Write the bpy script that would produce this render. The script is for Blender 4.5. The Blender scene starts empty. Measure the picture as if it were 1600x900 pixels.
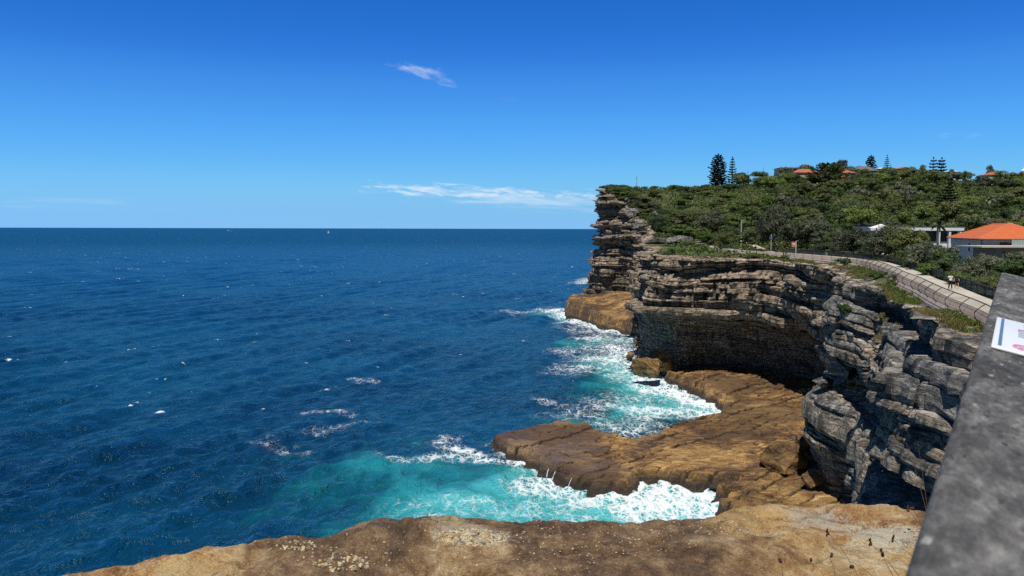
import bpy, bmesh, math, random
import numpy as np
from mathutils import Vector, Matrix
random.seed(5)
rng = np.random.default_rng(7)
SC = bpy.context.scene
COL = SC.collection
R = math.radians

# ------------------------------------------------------------------ camera
EYE = 40.0
F = 1209.0
PITCH = math.atan(93.0 / F)
ROLL = 0.0026
CP, SP = math.cos(PITCH), math.sin(PITCH)

def ray(px, py):
    a, b = (px - 800.0), (450.0 - py)
    x = (a * math.cos(ROLL) - b * math.sin(ROLL)) / F
    y = (a * math.sin(ROLL) + b * math.cos(ROLL)) / F
    return np.array([x, CP + SP * y, -SP + CP * y])

def at_z(px, py, z):
    d = ray(px, py)
    t = (z - EYE) / d[2]
    return d * t + np.array([0, 0, EYE])

def at_y(px, py, y):
    d = ray(px, py)
    return d * (y / d[1]) + np.array([0, 0, EYE])

cam = bpy.data.cameras.new('camera')
camo = bpy.data.objects.new('camera', cam)
COL.objects.link(camo)
camo.location = (0, 0, EYE)
camo.rotation_mode = 'QUATERNION'
camo.rotation_quaternion = (Matrix.Rotation(math.pi / 2 - PITCH, 4, 'X') @ Matrix.Rotation(ROLL, 4, 'Z')).to_quaternion()
cam.sensor_width = 36.0
cam.lens = 36.0 * F / 1600.0
cam.clip_start = 0.05
cam.clip_end = 300000
cam.dof.use_dof = True
cam.dof.focus_distance = 90.0
cam.dof.aperture_fstop = 11.0
SC.camera = camo

# ------------------------------------------------------------------ noise
def _h(ix, iy, iz, seed):
    h = (ix.astype(np.int64) * 374761393 + iy.astype(np.int64) * 668265263 + iz.astype(np.int64) * 1274126177 + seed * 974634777) & 0xFFFFFFFF
    h = ((h ^ (h >> 13)) * 1274126177) & 0xFFFFFFFF
    h = ((h ^ (h >> 16)) * 2246822519) & 0xFFFFFFFF
    h = h ^ (h >> 15)
    return (h & 0xFFFFFF) / float(0xFFFFFF) * 2 - 1

def noise(x, y, z=0.0, seed=0):
    x, y, z = np.broadcast_arrays(np.asarray(x, float), np.asarray(y, float), np.asarray(z, float))
    xi, yi, zi = np.floor(x), np.floor(y), np.floor(z)
    fx, fy, fz = x - xi, y - yi, z - zi
    u, v, w = [t * t * t * (t * (t * 6 - 15) + 10) for t in (fx, fy, fz)]
    r = 0
    for dx in (0, 1):
        for dy in (0, 1):
            for dz in (0, 1):
                r = r + _h(xi + dx, yi + dy, zi + dz, seed) * (u if dx else 1 - u) * (v if dy else 1 - v) * (w if dz else 1 - w)
    return r

def fbm(x, y, z=0.0, oc=4, seed=0, g=0.5):
    a, s, f = 1.0, 0, 1.0
    for o in range(oc):
        s = s + a * noise(np.asarray(x) * f, np.asarray(y) * f, np.asarray(z) * f, seed + o * 17)
        a *= g
        f *= 2.03
    return s

def sstep(a, b, x):
    t = np.clip((x - a) / (b - a), 0, 1)
    return t * t * (3 - 2 * t)

# ------------------------------------------------------------------ mesh helpers
def npmesh(name, V, Fc, mats=(), smooth=False, midx=None):
    me = bpy.data.meshes.new(name)
    V = np.asarray(V, dtype=np.float32)
    Fc = np.asarray(Fc, dtype=np.int32)
    k = Fc.shape[1]
    me.vertices.add(len(V))
    me.vertices.foreach_set('co', V.ravel())
    me.loops.add(Fc.size)
    me.loops.foreach_set('vertex_index', Fc.ravel())
    me.polygons.add(len(Fc))
    me.polygons.foreach_set('loop_start', np.arange(0, Fc.size, k, dtype=np.int32))
    me.polygons.foreach_set('use_smooth', np.full(len(Fc), smooth, dtype=bool))
    for m in (mats if isinstance(mats, (list, tuple)) else [mats]):
        me.materials.append(m)
    if midx is not None:
        me.polygons.foreach_set('material_index', np.asarray(midx, dtype=np.int32))
    me.update(calc_edges=True)
    me.validate()
    return me

def grid_faces(nr, nc):
    i = np.arange(nr - 1)[:, None] * nc + np.arange(nc - 1)[None, :]
    i = i.ravel()
    return np.stack([i, i + 1, i + nc + 1, i + nc], 1)

def link(name, me, parent=None, loc=None):
    o = bpy.data.objects.new(name, me)
    COL.objects.link(o)
    if parent is not None:
        o.parent = parent
    if loc is not None:
        o.location = loc
    return o

def tag(o, label=None, cat=None, group=None, kind=None):
    if label: o['label'] = label
    if cat: o['category'] = cat
    if group: o['group'] = group
    if kind: o['kind'] = kind
    return o

def empty(name, loc, rz=0.0):
    o = bpy.data.objects.new(name, None)
    COL.objects.link(o)
    o.location = loc
    o.rotation_euler = (0, 0, rz)
    o.empty_display_size = 0.1
    return o

def copy_tree(o, parent=None):
    c = o.copy()
    COL.objects.link(c)
    if parent is not None:
        c.parent = parent
    for ch in [x for x in bpy.data.objects if x.parent == o]:
        copy_tree(ch, c)
    return c

class MB:
    """collects shapes, then links them as one mesh object"""
    def __init__(s):
        s.v, s.f = [], []
    def add(s, vs, fs):
        b = len(s.v)
        s.v += [tuple(map(float, q)) for q in vs]
        s.f += [tuple(b + i for i in f) for f in fs]
    def box(s, c, d, rz=0.0):
        cx, cy, cz = c
        hx, hy, hz = d[0] / 2, d[1] / 2, d[2] / 2
        ca, sa = math.cos(rz), math.sin(rz)
        vs = []
        for z in (-hz, hz):
            for x, y in ((-hx, -hy), (hx, -hy), (hx, hy), (-hx, hy)):
                vs.append((cx + x * ca - y * sa, cy + x * sa + y * ca, cz + z))
        s.add(vs, [(3, 2, 1, 0), (4, 5, 6, 7), (0, 1, 5, 4), (1, 2, 6, 5), (2, 3, 7, 6), (3, 0, 4, 7)])
    def tube(s, pts, rad, n=6, cap=True):
        pts = [Vector(p) for p in pts]
        if not isinstance(rad, (list, tuple)):
            rad = [rad] * len(pts)
        rings = []
        vs = []
        for i, p in enumerate(pts):
            a = pts[max(i - 1, 0)]
            b = pts[min(i + 1, len(pts) - 1)]
            t = (b - a).normalized()
            u = t.cross(Vector((0, 0, 1)))
            if u.length < 1e-3:
                u = t.cross(Vector((0, 1, 0)))
            u.normalize()
            w = t.cross(u)
            for k in range(n):
                an = 2 * math.pi * k / n
                vs.append(p + (u * math.cos(an) + w * math.sin(an)) * rad[i])
        fs = []
        for i in range(len(pts) - 1):
            for k in range(n):
                k2 = (k + 1) % n
                fs.append((i * n + k, i * n + k2, (i + 1) * n + k2, (i + 1) * n + k))
        if cap:
            fs.append(tuple(range(n))[::-1])
            fs.append(tuple((len(pts) - 1) * n + k for k in range(n)))
        s.add(vs, fs)
    def lathe(s, c, prof, n=12, sx=1, sy=1):
        vs, fs = [], []
        for r, z in prof:
            for k in range(n):
                a = 2 * math.pi * k / n
                vs.append((c[0] + r * sx * math.cos(a), c[1] + r * sy * math.sin(a), c[2] + z))
        for i in range(len(prof) - 1):
            for k in range(n):
                k2 = (k + 1) % n
                fs.append((i * n + k, i * n + k2, (i + 1) * n + k2, (i + 1) * n + k))
        fs.append(tuple(range(n))[::-1])
        fs.append(tuple((len(prof) - 1) * n + k for k in range(n)))
        s.add(vs, fs)
    def build(s, name, mat, parent=None, loc=None, smooth=False):
        me = bpy.data.meshes.new(name)
        me.from_pydata(s.v, [], s.f)
        me.materials.append(mat)
        if smooth:
            for p in me.polygons:
                p.use_smooth = True
        me.update()
        return link(name, me, parent, loc)

# ------------------------------------------------------------------ node helpers
class NT:
    def __init__(s, tree):
        s.t = tree
    def n(s, typ, ins=None, **props):
        nd = s.t.nodes.new(typ)
        for k, v in props.items():
            setattr(nd, k, v)
        for k, v in (ins or {}).items():
            sock = nd.inputs[k]
            if isinstance(v, bpy.types.NodeSocket):
                s.t.links.new(v, sock)
            else:
                sock.default_value = v
        return nd
    def math(s, op, a, b=0.0, c=0.0, clamp=False):
        nd = s.n('ShaderNodeMath', {0: a, 1: b, 2: c}, operation=op)
        nd.use_clamp = clamp
        return nd.outputs[0]
    def mul(s, a, b): return s.math('MULTIPLY', a, b)
    def addm(s, a, b): return s.math('ADD', a, b)
    def ramp(s, fac, stops, interp='LINEAR'):
        nd = s.n('ShaderNodeValToRGB', {0: fac})
        cr = nd.color_ramp
        cr.interpolation = interp
        while len(cr.elements) < len(stops):
            cr.elements.new(0.5)
        for e, (p, c) in zip(cr.elements, stops):
            e.position = p
            if not isinstance(c, (tuple, list)):
                c = (c, c, c)
            e.color = (c[0], c[1], c[2], 1)
        return nd.outputs[0]
    def step(s, x, a, b):
        return s.n('ShaderNodeMapRange', {0: x, 1: a, 2: b, 3: 0.0, 4: 1.0}, interpolation_type='SMOOTHSTEP').outputs[0]
    def noise(s, vec, scale, detail=4.0, rough=0.55, dist=0.0):
        return s.n('ShaderNodeTexNoise', {'Vector': vec, 'Scale': scale, 'Detail': detail, 'Roughness': rough, 'Distortion': dist}).outputs[0]
    def vor(s, vec, scale, feature='F1', rand=1.0):
        return s.n('ShaderNodeTexVoronoi', {'Vector': vec, 'Scale': scale, 'Randomness': rand}, feature=feature)
    def scaled(s, vec, sc):
        return s.n('ShaderNodeMapping', {'Vector': vec, 'Scale': sc}).outputs[0]
    def mix(s, fac, a, b, blend='MIX'):
        nd = s.n('ShaderNodeMix', {0: fac}, data_type='RGBA', blend_type=blend)
        for sock, v in ((nd.inputs[6], a), (nd.inputs[7], b)):
            if isinstance(v, bpy.types.NodeSocket):
                s.t.links.new(v, sock)
            else:
                sock.default_value = (v[0], v[1], v[2], 1)
        return nd.outputs[2]
    def bump(s, height, strength=0.5, dist=0.1, normal=None):
        ins = {'Strength': strength, 'Distance': dist, 'Height': height}
        if normal is not None:
            ins['Normal'] = normal
        return s.n('ShaderNodeBump', ins).outputs[0]

def newmat(name):
    m = bpy.data.materials.new(name)
    m.use_nodes = True
    t = m.node_tree
    for nd in list(t.nodes):
        t.nodes.remove(nd)
    nt = NT(t)
    nt.out = nt.n('ShaderNodeOutputMaterial')
    return m, nt

def finish(nt, color, rough=0.8, normal=None, **kw):
    ins = {'Base Color': color if isinstance(color, bpy.types.NodeSocket) else (*color, 1), 'Roughness': rough}
    if normal is not None:
        ins['Normal'] = normal
    ins.update(kw)
    b = nt.n('ShaderNodeBsdfPrincipled', ins)
    nt.t.links.new(b.outputs[0], nt.out.inputs[0])
    return b

def simple(name, col, rough=0.7, var=0.25, scale=6.0, bumpd=0.0, **kw):
    m, nt = newmat(name)
    co = nt.n('ShaderNodeTexCoord').outputs['Object']
    f = nt.noise(co, scale, 5)
    c = nt.mix(f, tuple(x * (1 - var) for x in col), tuple(min(1, x * (1 + var)) for x in col))
    nrm = nt.bump(f, 0.5, bumpd) if bumpd else None
    finish(nt, c, rough, nrm, **kw)
    return m

# ------------------------------------------------------------------ world and sun
SUN_EL = R(68)
SH = np.array([-0.28, -0.96])            # horizontal direction towards the sun
w = bpy.data.worlds.new('World')
SC.world = w
w.use_nodes = True
wt = NT(w.node_tree)
bg = w.node_tree.nodes['Background']
sky = wt.n('ShaderNodeTexSky', sky_type='NISHITA')
sky.sun_disc = False
sky.sun_elevation = SUN_EL
sky.sun_rotation = math.atan2(SH[0], SH[1])
sky.altitude = 0
sky.air_density = 0.6
sky.dust_density = 0.0
sky.ozone_density = 4.0
# the photograph's colour response: deeper, more saturated blue than the raw sky
lo_ = wt.n('ShaderNodeVectorMath', {0: sky.outputs[0], 1: (0.1, 0.1, 0.1)}, operation='MULTIPLY').outputs[0]
cv = wt.n('ShaderNodeRGBCurve', {1: lo_})
for ch, pts in ((0, [(0, 0.004), (.114, .022), (.156, .055), (.238, .108), (.413, .205), (.624, .225), (1, .25)]),
                (1, [(0, 0.03), (.205, .172), (.276, .285), (.402, .430), (.617, .545), (.80, .525), (1, .53)]),
                (2, [(0, 0.10), (.402, .66), (.503, .82), (.658, .93), (.823, .86), (.85, .78), (1, .75)])):
    c_ = cv.mapping.curves[ch]
    while len(c_.points) < len(pts):
        c_.points.new(0.5, 0.5)
    for p_, q_ in zip(c_.points, pts):
        p_.location = q_
        p_.handle_type = 'AUTO_CLAMPED'
cv.mapping.extend = 'HORIZONTAL'
cv.mapping.update()
hs = wt.n('ShaderNodeVectorMath', {0: cv.outputs[0], 1: (10.0, 10.0, 10.0)}, operation='MULTIPLY').outputs[0]
# thin clouds: azimuth / elevation of the view direction
gen = wt.n('ShaderNodeTexCoord').outputs['Generated']
sx = wt.n('ShaderNodeSeparateXYZ', {0: gen})
azi = wt.math('ARCTAN2', sx.outputs[0], sx.outputs[1])
ele = wt.math('ARCSINE', sx.outputs[2])
def band(az0, az1, el0, el1, slope, seed, sa, se, lo, hi, det=6, soft=0.35):
    """streaky cloud patch between two azimuths, around an elevation line that tilts"""
    azc, elc = (az0 + az1) / 2, (el0 + el1) / 2
    da = wt.math('DIVIDE', wt.math('SUBTRACT', azi, azc), (az1 - az0) / 2)
    el = wt.math('SUBTRACT', ele, wt.math('MULTIPLY_ADD', wt.math('SUBTRACT', azi, azc), slope, elc))
    de = wt.math('DIVIDE', el, (el1 - el0) / 2)
    e1 = wt.math('SUBTRACT', 1.0, wt.math('POWER', wt.math('ABSOLUTE', da), 3.0), clamp=True)
    e2 = wt.math('SUBTRACT', 1.0, wt.math('MULTIPLY', de, de), clamp=True)
    v = wt.n('ShaderNodeCombineXYZ', {0: wt.mul(azi, sa), 1: wt.mul(el, se), 2: float(seed)}).outputs[0]
    nz = wt.noise(v, 1.0, det, 0.6, 0.4)
    m = wt.mul(wt.mul(e1, e2), 1.0)
    return wt.step(wt.addm(nz, wt.math('MULTIPLY_ADD', m, 0.5, -0.5)), lo, hi)
def azel(px, py):
    d = ray(px, py)
    return math.atan2(d[0], d[1]), math.atan2(d[2], math.hypot(d[0], d[1]))
cl = None
for (xa, ya, xb, yb, hgt, seed, sa, se, lo, hi, amt) in [
        (470, 287, 1040, 314, 40, 3.1, 34, 170, 0.33, 0.66, 0.66),
        (600, 302, 1060, 324, 50, 8.4, 14, 110, 0.28, 0.75, 0.5),
        (580, 95, 735, 130, 36, 5.3, 26, 80, 0.30, 0.75, 0.6),
        (1440, 208, 1560, 216, 22, 2.2, 34, 120, 0.40, 0.85, 0.26),
        (-120, 312, 330, 322, 34, 6.6, 10, 120, 0.36, 0.85, 0.26),
        (330, 265, 420, 270, 14, 9.6, 24, 200, 0.42, 0.85, 0.16),
        (760, 150, 850, 158, 20, 4.6, 24, 120, 0.42, 0.9, 0.12)]:
    a0, e0 = azel(xa, ya)
    a1, e1 = azel(xb, yb)
    hh = hgt / F / 2
    em = (e0 + e1) / 2
    b = wt.mul(band(a0, a1, em - hh, em + hh, (e1 - e0) / (a1 - a0), seed, sa, se, lo, hi), amt)
    cl = b if cl is None else wt.math('MAXIMUM', cl, b)
up_ = wt.math('MAXIMUM', wt.step(ele, 0.33, 0.60), wt.step(sx.outputs[1], 0.50, 0.15))              # sky overhead and behind the camera is dimmed to cut blue shadow fill
dim_sky = wt.n('ShaderNodeVectorMath', {0: sky.outputs[0], 1: (0.24, 0.40, 0.58)}, operation='MULTIPLY').outputs[0]
hs = wt.mix(up_, hs, dim_sky)
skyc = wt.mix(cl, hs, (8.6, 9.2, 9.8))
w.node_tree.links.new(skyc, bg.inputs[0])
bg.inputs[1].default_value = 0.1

sun = bpy.data.lights.new('sun', 'SUN')
sun.energy = 4.8
sun.angle = R(0.5)
sun.color = (1.0, 0.96, 0.89)
so = bpy.data.objects.new('sun', sun)
COL.objects.link(so)
tos = Vector((SH[0] * math.cos(SUN_EL), SH[1] * math.cos(SUN_EL), math.sin(SUN_EL)))
so.rotation_euler = tos.to_track_quat('Z', 'Y').to_euler()
so.location = (60, -60, 200)

SC.view_settings.view_transform = 'Standard'
SC.view_settings.look = 'None'
SC.view_settings.gamma = 1
SC.view_settings.use_curve_mapping = False
SC.view_settings.exposure = 0.0
SC.render.engine = 'CYCLES'
SC.cycles.use_denoising = False
SC.cycles.max_bounces = 5
SC.cycles.diffuse_bounces = 2
SC.cycles.glossy_bounces = 2
SC.cycles.transparent_max_bounces = 8
SC.cycles.sample_clamp_indirect = 4.0
SC.cycles.sample_clamp_direct = 2.0
# ------------------------------------------------------------------ land: heights, coast line
ST = np.array([  # x, y, rim height of the coast, far bluff to the ground under the camera
    (112, 540, 58), (66, 455, 60), (51, 424, 61.5), (46.5, 402, 60.5), (50, 392, 57), (58, 384, 49), (62, 366, 42),
    (57, 318, 38.5), (46, 245, 34.5), (40, 222, 33.2), (37.5, 207, 33), (41.5, 199.5, 33), (50, 195, 32.6), (58, 188, 32.2),
    (62.5, 177, 32.4), (63.5, 163, 32.4), (61.5, 150, 32.4), (55, 133, 32), (48.5, 119, 31.6), (45, 109.5, 31.6), (47, 101, 31.8),
    (44.5, 89, 31.6), (39.5, 76, 31.6), (34, 65, 31.6), (32, 50, 32), (27, 34, 33), (18, 20, 35), (7, 9, 35.8), (-6, 5, 36),
    (-12, 0, 36), (-28, -20, 36), (-80, -70, 36)], float)

def catmull(P, n):
    out = []
    for i in range(len(P) - 1):
        p0, p1, p2, p3 = P[max(i - 1, 0)], P[i], P[i + 1], P[min(i + 2, len(P) - 1)]
        for t in np.linspace(0, 1, n, endpoint=False):
            a = 2 * p1
            b = (p2 - p0) * t
            c = (2 * p0 - 5 * p1 + 4 * p2 - p3) * t * t
            d = (-p0 + 3 * p1 - 3 * p2 + p3) * t ** 3
            out.append(0.5 * (a + b + c + d))
    out.append(P[-1])
    return np.array(out)

PATHF = np.array([(39.5, 64, 32.4), (43.6, 77.7, 32.7), (48.3, 91, 32.9), (51, 100, 33.1), (53.5, 107, 33.2), (60.5, 128, 33.4), (66.3, 150, 33.5),
                  (66.6, 177, 33.5), (65, 195, 33.5), (60.5, 215, 33.6), (57.5, 234, 34.2), (58, 244, 35)], float)   # foot of the outer fence
PATHF = np.vstack([np.array([(33, 48, 32.2), (26, 32, 32.6)])[::-1], PATHF])
PF = catmull(PATHF, 12)

def offs_line(P, d):
    t = np.gradient(P[:, :2], axis=0)
    t /= np.linalg.norm(t, axis=1)[:, None]
    n = np.stack([t[:, 1], -t[:, 0]], 1)
    Q = P.copy()
    Q[:, :2] += n * d
    return Q
PATHW = 3.5
PC = offs_line(PF, PATHW / 2)

CTRL = [tuple(p) for p in ST]
CTRL += [tuple(p) for p in offs_line(PATHF, 1.5)] + [tuple(p) for p in offs_line(PATHF, 6)]
CTRL += [(95, 140, 34), (110, 120, 34), (90, 100, 33.5), (72, 80, 33), (60, 60, 33), (100, 60, 34), (60, 20, 36), (20, -10, 38), (0, -3, 38), (60, -40, 38),
         (85, 230, 35), (76, 262, 37), (80, 300, 42), (82, 350, 50), (80, 405, 58), (70, 392, 53), (100, 450, 63), (75, 430, 61), (130, 520, 66), (172, 520, 70.5),
         (215, 520, 74), (258, 520, 73), (301, 520, 72), (344, 520, 69), (390, 520, 68), (137, 330, 43), (191, 330, 43), (249, 430, 56), (330, 430, 57),
         (116, 350, 46), (94, 380, 50), (120, 200, 35.5), (170, 200, 36), (240, 250, 38), (160, 260, 37.5), (110, 260, 36.5), (300, 300, 42), (320, 120, 36),
         (160, 600, 70), (260, 620, 73), (380, 640, 70), (500, 900, 84), (640, 900, 88), (300, 1100, 62), (150, 900, 55), (600, 500, 70), (700, 200, 50), (300, -60, 40), (700, -60, 45), (900, 900, 80)]
CTRL = np.array(CTRL, float)
def _rbf_fit(C):
    d = np.linalg.norm(C[:, None, :2] - C[None, :, :2], axis=2)
    A = np.zeros((len(C) + 3, len(C) + 3))
    A[:len(C), :len(C)] = -d + np.eye(len(C)) * -0.3
    A[:len(C), len(C)] = 1
    A[:len(C), len(C) + 1:] = C[:, :2] / 100
    A[len(C):, :len(C)] = A[:len(C), len(C):].T
    return np.linalg.solve(A, np.concatenate([C[:, 2], [0, 0, 0]]))
_W = _rbf_fit(CTRL)
def H(x, y):
    x = np.atleast_1d(np.asarray(x, float)); y = np.atleast_1d(np.asarray(y, float))
    out = np.empty(x.shape).ravel()
    xf, yf = x.ravel(), y.ravel()
    for a in range(0, len(xf), 20000):
        b = slice(a, a + 20000)
        d = np.sqrt((xf[b, None] - CTRL[None, :, 0]) ** 2 + (yf[b, None] - CTRL[None, :, 1]) ** 2)
        out[b] = -d @ _W[:len(CTRL)] + _W[len(CTRL)] + (xf[b] * _W[-2] + yf[b] * _W[-1]) / 100
    return out.reshape(x.shape)
def H1(x, y):
    return float(H(x, y)[0])

def seg_dist(x, y, P):
    """distance to an open polyline, and height interpolated along it"""
    best = np.full(x.shape, 1e9)
    zz = np.zeros(x.shape)
    for a, b in zip(P[:-1], P[1:]):
        dx, dy = b[0] - a[0], b[1] - a[1]
        L = dx * dx + dy * dy + 1e-12
        t = np.clip(((x - a[0]) * dx + (y - a[1]) * dy) / L, 0, 1)
        d = np.hypot(x - a[0] - t * dx, y - a[1] - t * dy)
        m = d < best
        best = np.where(m, d, best)
        if len(a) > 2:
            zz = np.where(m, a[2] + t * (b[2] - a[2]), zz)
    return best, zz

def inside(x, y, P):
    c = np.zeros(x.shape, bool)
    for a, b in zip(P, np.roll(P, -1, axis=0)):
        cond = (a[1] > y) != (b[1] > y)
        xx = (b[0] - a[0]) * (y - a[1]) / (b[1] - a[1] + 1e-12) + a[0]
        c ^= cond & (x < xx)
    return c

COAST = catmull(ST, 6)
LANDPOLY = np.vstack([COAST[:, :2], [(-80, -400), (1200, -400), (1200, 1400), (150, 1400), (150, 700)]])

# ------------------------------------------------------------------ materials of the setting
def rock_material(name, tanbias, seed, wet=False):
    m, nt = newmat(name)
    co = nt.n('ShaderNodeTexCoord').outputs['Object']
    co = nt.n('ShaderNodeMapping', {'Vector': co, 'Location': (seed, seed * 2, 0)}).outputs[0]
    lay = nt.n('ShaderNodeAttribute', attribute_name='layer').outputs['Fac']
    warm = nt.n('ShaderNodeAttribute', attribute_name='warm').outputs['Fac']
    big = nt.noise(nt.scaled(co, (0.09, 0.09, 0.28)), 1.0, 5, 0.6, 0.6)
    strat = nt.noise(nt.scaled(co, (0.16, 0.16, 2.6)), 1.0, 6, 0.65, 0.5)
    stain = nt.noise(nt.scaled(co, (0.75, 0.75, 0.07)), 1.0, 5, 0.6, 0.3)
    fine = nt.noise(co, 2.2, 8, 0.7)
    grain = nt.noise(co, 9.0, 6, 0.7)
    grey = nt.ramp(nt.addm(nt.mul(strat, 0.6), nt.mul(fine, 0.4)), [(0.33, (0.045, 0.042, 0.039)), (0.44, (0.125, 0.118, 0.108)), (0.52, (0.245, 0.232, 0.213)), (0.59, (0.41, 0.39, 0.352)), (0.69, (0.66, 0.62, 0.56))])
    tan = nt.ramp(nt.addm(nt.mul(strat, 0.65), nt.mul(fine, 0.35)), [(0.33, (0.055, 0.040, 0.028)), (0.43, (0.20, 0.135, 0.082)), (0.51, (0.40, 0.30, 0.20)), (0.58, (0.58, 0.48, 0.36)), (0.68, (0.74, 0.66, 0.54))])
    wf = nt.step(nt.addm(nt.addm(nt.mul(big, 0.9), nt.mul(lay, 0.35)), nt.addm(nt.mul(warm, 0.35), tanbias)), 0.62, 0.98)
    c = nt.mix(wf, grey, tan)
    rust = nt.step(nt.noise(nt.scaled(co, (0.2, 0.2, 0.7)), 1.0, 5, 0.6, 1.0), 0.60, 0.74)
    c = nt.mix(nt.mul(nt.mul(rust, warm), 0.75), c, (0.34, 0.17, 0.06))
    dark = nt.step(nt.addm(nt.mul(stain, 0.70), nt.mul(big, 0.30)), 0.475, 0.60)
    c = nt.mix(nt.mul(dark, 0.84), c, (0.034, 0.031, 0.029))
    lic = nt.step(fine, 0.60, 0.70)
    c = nt.mix(nt.mul(lic, 0.4), c, (0.62, 0.58, 0.50))
    crk2 = nt.step(nt.math('ABSOLUTE', nt.math('SUBTRACT', nt.noise(nt.scaled(co, (0.10, 0.10, 0.8)), 1.0, 6, 0.6, 0.8), 0.5)), 0.0, 0.012)
    crk3 = nt.step(nt.math('ABSOLUTE', nt.math('SUBTRACT', nt.noise(nt.scaled(co, (0.35, 0.35, 1.9)), 1.0, 5, 0.6, 0.6), 0.52)), 0.0, 0.014)
    c = nt.mix(nt.math('MULTIPLY_ADD', nt.math('MINIMUM', crk2, crk3), 0.8, 0.2), (0.022, 0.02, 0.018), c)
    crack = nt.n('ShaderNodeTexVoronoi', {'Vector': nt.n('ShaderNodeMapping', {'Vector': nt.mix(0.08, co, nt.n('ShaderNodeTexNoise', {'Vector': co, 'Scale': 0.6, 'Detail': 4.0}).outputs[1], 'LINEAR_LIGHT'), 'Scale': (0.13, 0.13, 0.9)}).outputs[0], 'Scale': 1.0}, feature='DISTANCE_TO_EDGE').outputs['Distance']
    ck = nt.math('MAXIMUM', nt.step(crack, 0.0, 0.03), nt.step(nt.noise(co, 0.35, 3), 0.56, 0.44))
    c = nt.mix(nt.math('MULTIPLY_ADD', ck, 0.7, 0.3), (0.05, 0.045, 0.04), c)
    geo = nt.n('ShaderNodeNewGeometry')
    z = nt.n('ShaderNodeSeparateXYZ', {0: geo.outputs['Position']}).outputs[2]
    low = nt.step(nt.math('MULTIPLY_ADD', big, 5.0, z), 8.0, 3.0)
    c = nt.mix(nt.mul(low, 0.6), c, (0.10, 0.062, 0.030))
    wall_shade = nt.mul(nt.step(z, 19.0, 15.0), nt.step(z, 3.0, 6.0))  # shade under the overhang, put into the rock colour as a darker band
    c = nt.mix(nt.mul(nt.mul(wall_shade, warm), nt.step(fine, 0.62, 0.36)), c, nt.mix(strat, (0.026, 0.023, 0.021), (0.085, 0.077, 0.068)))
    hgt = nt.addm(nt.addm(nt.addm(nt.mul(strat, 0.9), nt.mul(nt.math('MINIMUM', crk2, crk3), 0.5)), nt.mul(fine, 0.7)), nt.addm(nt.mul(grain, 0.16), nt.mul(ck, 0.35)))
    nrm = nt.bump(hgt, 0.9, 0.55)
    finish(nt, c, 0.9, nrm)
    return m

M = {}
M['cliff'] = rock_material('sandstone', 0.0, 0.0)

def platform_material():
    m, nt = newmat('wet_sandstone')
    co = nt.n('ShaderNodeTexCoord').outputs['Object']
    a = nt.noise(co, 0.10, 6, 0.62, 0.8)
    rt = nt.n('ShaderNodeMapping', {'Vector': co, 'Rotation': (0, 0, R(-40)), 'Scale': (0.32, 1.25, 0.6)}).outputs[0]
    b = nt.noise(rt, 1.0, 8, 0.72, 0.5)
    bj = nt.vor(nt.n('ShaderNodeMapping', {'Vector': rt, 'Scale': (.5, .42, .3)}).outputs[0], 1.0, 'F1', .8).outputs['Color']
    bjv = nt.n('ShaderNodeSeparateXYZ', {0: bj}).outputs[0]
    f = nt.noise(co, 3.4, 8, 0.7)
    c = nt.ramp(nt.addm(nt.mul(a, 0.45), nt.mul(b, 0.55)), [(0.34, (0.030, 0.019, 0.012)), (0.44, (0.10, 0.052, 0.021)), (0.51, (0.25, 0.135, 0.043)), (0.58, (0.44, 0.265, 0.088)), (0.67, (0.60, 0.43, 0.22))])
    c = nt.mix(nt.mul(nt.step(f, 0.5, 0.68), 0.55), c, (0.05, 0.035, 0.022))
    c = nt.mix(nt.mul(nt.step(nt.noise(co, 1.1, 6, 0.7, 0.5), 0.58, 0.7), 0.35), c, (0.52, 0.40, 0.22))
    c = nt.mix(0.55, c, nt.mix(bjv, (0.28, 0.28, 0.28), (0.74, 0.74, 0.74)), 'OVERLAY')
    tip = nt.n('ShaderNodeAttribute', attribute_name='purple').outputs['Fac']
    c = nt.mix(nt.mul(tip, 0.5), c, nt.mix(f, (0.07, 0.05, 0.045), (0.27, 0.19, 0.14)))
    dk = nt.n('ShaderNodeAttribute', attribute_name='algae').outputs['Fac']
    c = nt.mix(nt.mul(dk, 0.72), c, nt.mix(f, (0.022, 0.017, 0.012), (0.13, 0.06, 0.022)))
    jo = nt.n('ShaderNodeAttribute', attribute_name='joint').outputs['Fac']
    c = nt.mix(nt.mul(nt.mul(jo, nt.step(f, .30, .46)), 0.92), c, (0.018, 0.012, 0.008))
    z = nt.n('ShaderNodeSeparateXYZ', {0: nt.n('ShaderNodeNewGeometry').outputs['Position']}).outputs[2]
    c = nt.mix(nt.mul(nt.step(nt.math('MULTIPLY_ADD', f, 1.4, z), 2.5, 1.3), 0.9), c, (0.028, 0.021, 0.016))
    hgt = nt.addm(nt.mul(b, 1.0), nt.mul(f, 0.4))
    rough = nt.ramp(a, [(0.4, 0.4), (0.6, 0.85)])
    finish(nt, c, rough, nt.bump(hgt, 1.0, 0.55))
    return m
M['platform'] = platform_material()

def ground_material():
    m, nt = newmat('bush_floor')
    co = nt.n('ShaderNodeTexCoord').outputs['Object']
    a = nt.noise(co, 0.12, 6, 0.6)
    f = nt.noise(co, 1.6, 8, 0.7)
    c = nt.ramp(nt.addm(nt.mul(a, 0.5), nt.mul(f, 0.5)), [(0.3, (0.03, 0.035, 0.012)), (0.5, (0.06, 0.08, 0.022)), (0.62, (0.13, 0.13, 0.05)), (0.75, (0.24, 0.2, 0.12))])
    finish(nt, c, 0.95, nt.bump(f, 1.0, 0.4))
    return m
M['ground'] = ground_material()

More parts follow.
